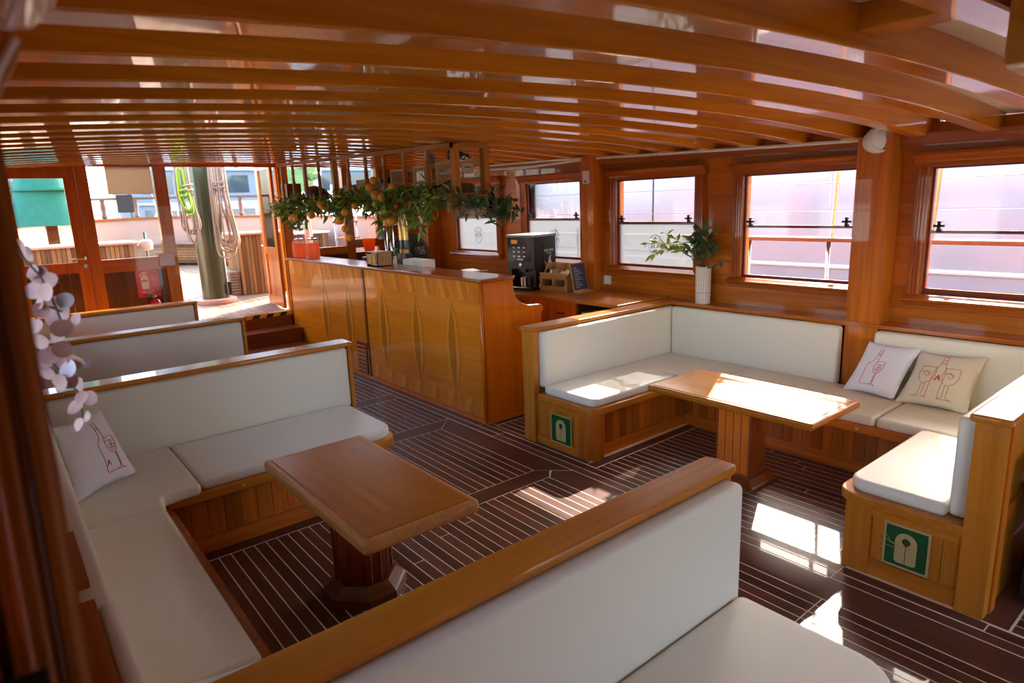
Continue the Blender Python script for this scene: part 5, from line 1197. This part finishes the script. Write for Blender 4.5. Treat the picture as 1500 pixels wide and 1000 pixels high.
# neighbouring yacht
yt = thing('neighbour_yacht', (9.6, 4, -1.2), 'large white yacht hull moored alongside beyond the starboard windows', 'boat')
rings = []
for i in range(25):
    y = -10+28*i/24; bow = max(0, (y-11)/7)**2*1.6
    rings.append([Vector((9.35+bow, y, -1.2)), Vector((9.05+bow, y, .2)), Vector((8.95+bow*.8, y, 1.2)), Vector((9.0+bow*.6, y, 2.4)), Vector((9.06+bow*.5, y, 2.95)), Vector((12+bow*.4, y, 2.95)), Vector((12, y, -1.2))])
obj('hull', loops(nb(), rings), 'hull', yt, smooth=40)
obj('rubbing_strake', tube(nb(), [(8.965, -10, .98), (8.965, 11, .98)], .03, 6), 'white', yt)
obj('rubbing_strake', tube(nb(), [(8.985, -10, 1.55), (8.985, 11, 1.55)], .012, 6), 'hull_line', yt)
wl = [(4.0+1.1*sx, 1.86+.28*sz) for sx, sz in ((0,0),)]
wy = [(5.35,2.3),(5.35,1.62),(5.25,1.52),(4.0,1.50),(3.9,1.6),(3.9,2.3),(4.0,2.4),(5.25,2.4),(5.35,2.3)]
obj('port_recess', tube(nb(), [(8.985, y+.3, z) for y, z in wy], .012, 6), 'hull_line', yt)
# ---- harbour beyond the bow
wat = tag(obj('water', box(-150, 150, -100, 250, -1.4, -1.25), 'water', smooth=0), kind='structure')
def motor_yacht(label, x, y, s, ry=0):
    t = thing('motor_yacht', (x, y, -1.2), label, 'boat', 'boats moored beyond the bow'); M = Matrix.Translation((x, y, -1.2)) @ Matrix.Rotation(ry, 4, 'Z') @ Matrix.Scale(s, 4)
    rings = []
    for i in range(9):
        f = i/8; wd = 1.6*(1-f**3*.98); rings.append([M @ Vector((-5+10*f, -wd*.8, 0)), M @ Vector((-5+10*f, wd*.8, 0)), M @ Vector((-5+10*f+.5*f, wd, 1.5+.7*f)), M @ Vector((-5+10*f+.5*f, -wd, 1.5+.7*f))])
    obj('hull', loops(nb(), rings), 'white', t)
    for j, (a, b, wd, z0, z1) in enumerate(((-4, 2.2, 1.3, 1.6, 2.7), (-3.4, .6, 1.1, 2.7, 3.6))):
        bm = nb(); bx(bm, a, b, -wd, wd, z0, z1)
        for v in bm.verts:
            if v.co.z > z1-.01 and v.co.x > 0: v.co.x -= .9
        bm.transform(M); obj('cabin', bm, 'white', t, bev=.05)
        n = 5
        for q in range(n):
            for sd in (-1, 1):
                bm = box(a+.3+(b-a-1.2)*q/n, a+.3+(b-a-1.2)*(q+.8)/n, sd*wd-.02, sd*wd+.02, z0+.35, z1-.25, M); obj('window', bm, 'glassdark', t, smooth=0)
        obj('windscreen', box(a-.02, a+.02, -wd*.8, wd*.8, z0+.3, z1-.25, M), 'glassdark', t, smooth=0)
    obj('radar_mast', tube(nb(), [M @ Vector((-1.5, 0, 3.6)), M @ Vector((-1.9, 0, 5.2))], .06*s, 6), 'white', t)
motor_yacht('white motor yacht seen over the bow rail left of the bulkhead post', 6.5, 29, 1.0, 1.9)
motor_yacht('white motor yacht seen right of the mast over the bow rail', 13.5, 36, 1.15, 2.3)
motor_yacht('white motor yacht seen through the window behind the bar', 21, 34, 1.1, 1.2)
motor_yacht('white motor yacht seen through the port door glass', -1.5, 36, .9, 1.7)
def sail_mast(label, x, y, h):
    t = thing('sailing_boat', (x, y, -1.2), label, 'boat', 'sailing boats beyond the bow')
    rings = []
    for i in range(7):
        f = i/6; wd = 1.3*(1-(2*f-1)**2*.9); rings.append([Vector((x-wd*.7, y-4+8*f, -1.2)), Vector((x+wd*.7, y-4+8*f, -1.2)), Vector((x+wd, y-4+8*f, .3)), Vector((x-wd, y-4+8*f, .3))])
    obj('hull', loops(nb(), rings), 'white', t); obj('mast', tube(nb(), [(x, y, .2), (x, y, h)], .09, 6), 'iron', t); obj('boom', tube(nb(), [(x, y, 1.6), (x, y-3, 1.5)], .12, 6), 'navy', t)
    for s in (-1, 1): obj('stay', tube(nb(), [(x, y, h), (x+s*1.0, y-3.5*s, .3)], .02, 4), 'grey', t)
sail_mast('sailing boat with dark mast left of the beige blind', 4.6, 40, 12); sail_mast('sailing boat with dark mast just right of the first one', 7.6, 47, 13)
def building(label, x0, x1, y0, y1, h, floors, bays, mat, z0=0):
    t = thing('building', ((x0+x1)/2, y0, z0), label, 'building', 'quayside buildings')
    obj('walls', box(x0, x1, y0, y1, z0, h), mat, t, smooth=0); fh = (h-z0)/floors
    for f in range(floors):
        obj('ledge', box(x0-.2, x1+.2, y0-.35, y0, z0+fh*(f+1)-.25, z0+fh*(f+1)), 'facade', t, smooth=0)
        for b in range(bays):
            a = x0+(x1-x0)*(b+.12)/bays; c = x0+(x1-x0)*(b+.88)/bays
            obj('window', box(a, c, y0-.05, y0+.05, z0+fh*f+fh*.25, z0+fh*f+fh*.78), 'glassdark', t, smooth=0)
building('grey office building with bands of windows seen right of the mast', 12, 44, 70, 84, 16, 5, 9, 'building')
building('pale building behind the port trees', -8, 8, 82, 92, 9, 3, 6, 'facade')
building('pale block seen through the windows behind the bar', 46, 66, 62, 76, 14, 4, 6, 'facade')
quay = tag(obj('floor_4', box(-80, 120, 58, 200, -1.3, 0), 'facade', smooth=0), kind='structure')
TB = None
def tree(label, x, y, h, r, mat='tree'):
    global TB
    t = thing('tree', (x, y, 0), label, 'tree', 'quayside trees'); obj('trunk', tube(nb(), [(x, y, 0), (x+.1, y, h*.55)], [.18, .1], 7), 'stem', t)
    bm = nb(); rg = random.Random(int(x*10))
    for k in range(9):
        c = Vector((x, y, h*.7)) + Vector((rg.uniform(-1,1)*r*.6, rg.uniform(-1,1)*r*.6, rg.uniform(-.6,.7)*r)); ball(bm, c, r*rg.uniform(.35, .6), 9, 6)
    for v in bm.verts: v.co += Vector((rg.uniform(-1,1), rg.uniform(-1,1), rg.uniform(-1,1)))*r*.09
    tag(obj('crown', bm, mat, t, smooth=0), kind='stuff')
tree('green tree seen at the left edge of the port door glass', -.5, 64, 6.5, 2.3); tree('second green tree seen left of the tarpaulin', 4.2, 66, 5.5, 1.8); tree('flowering purple tree low behind the bow rail', 2.6, 59.5, 2.6, .9, 'purple')
tree('green tree in front of the grey building', 24, 62, 6, 2.3); tree('green tree right of the grey building', 33, 61, 5, 2.0)
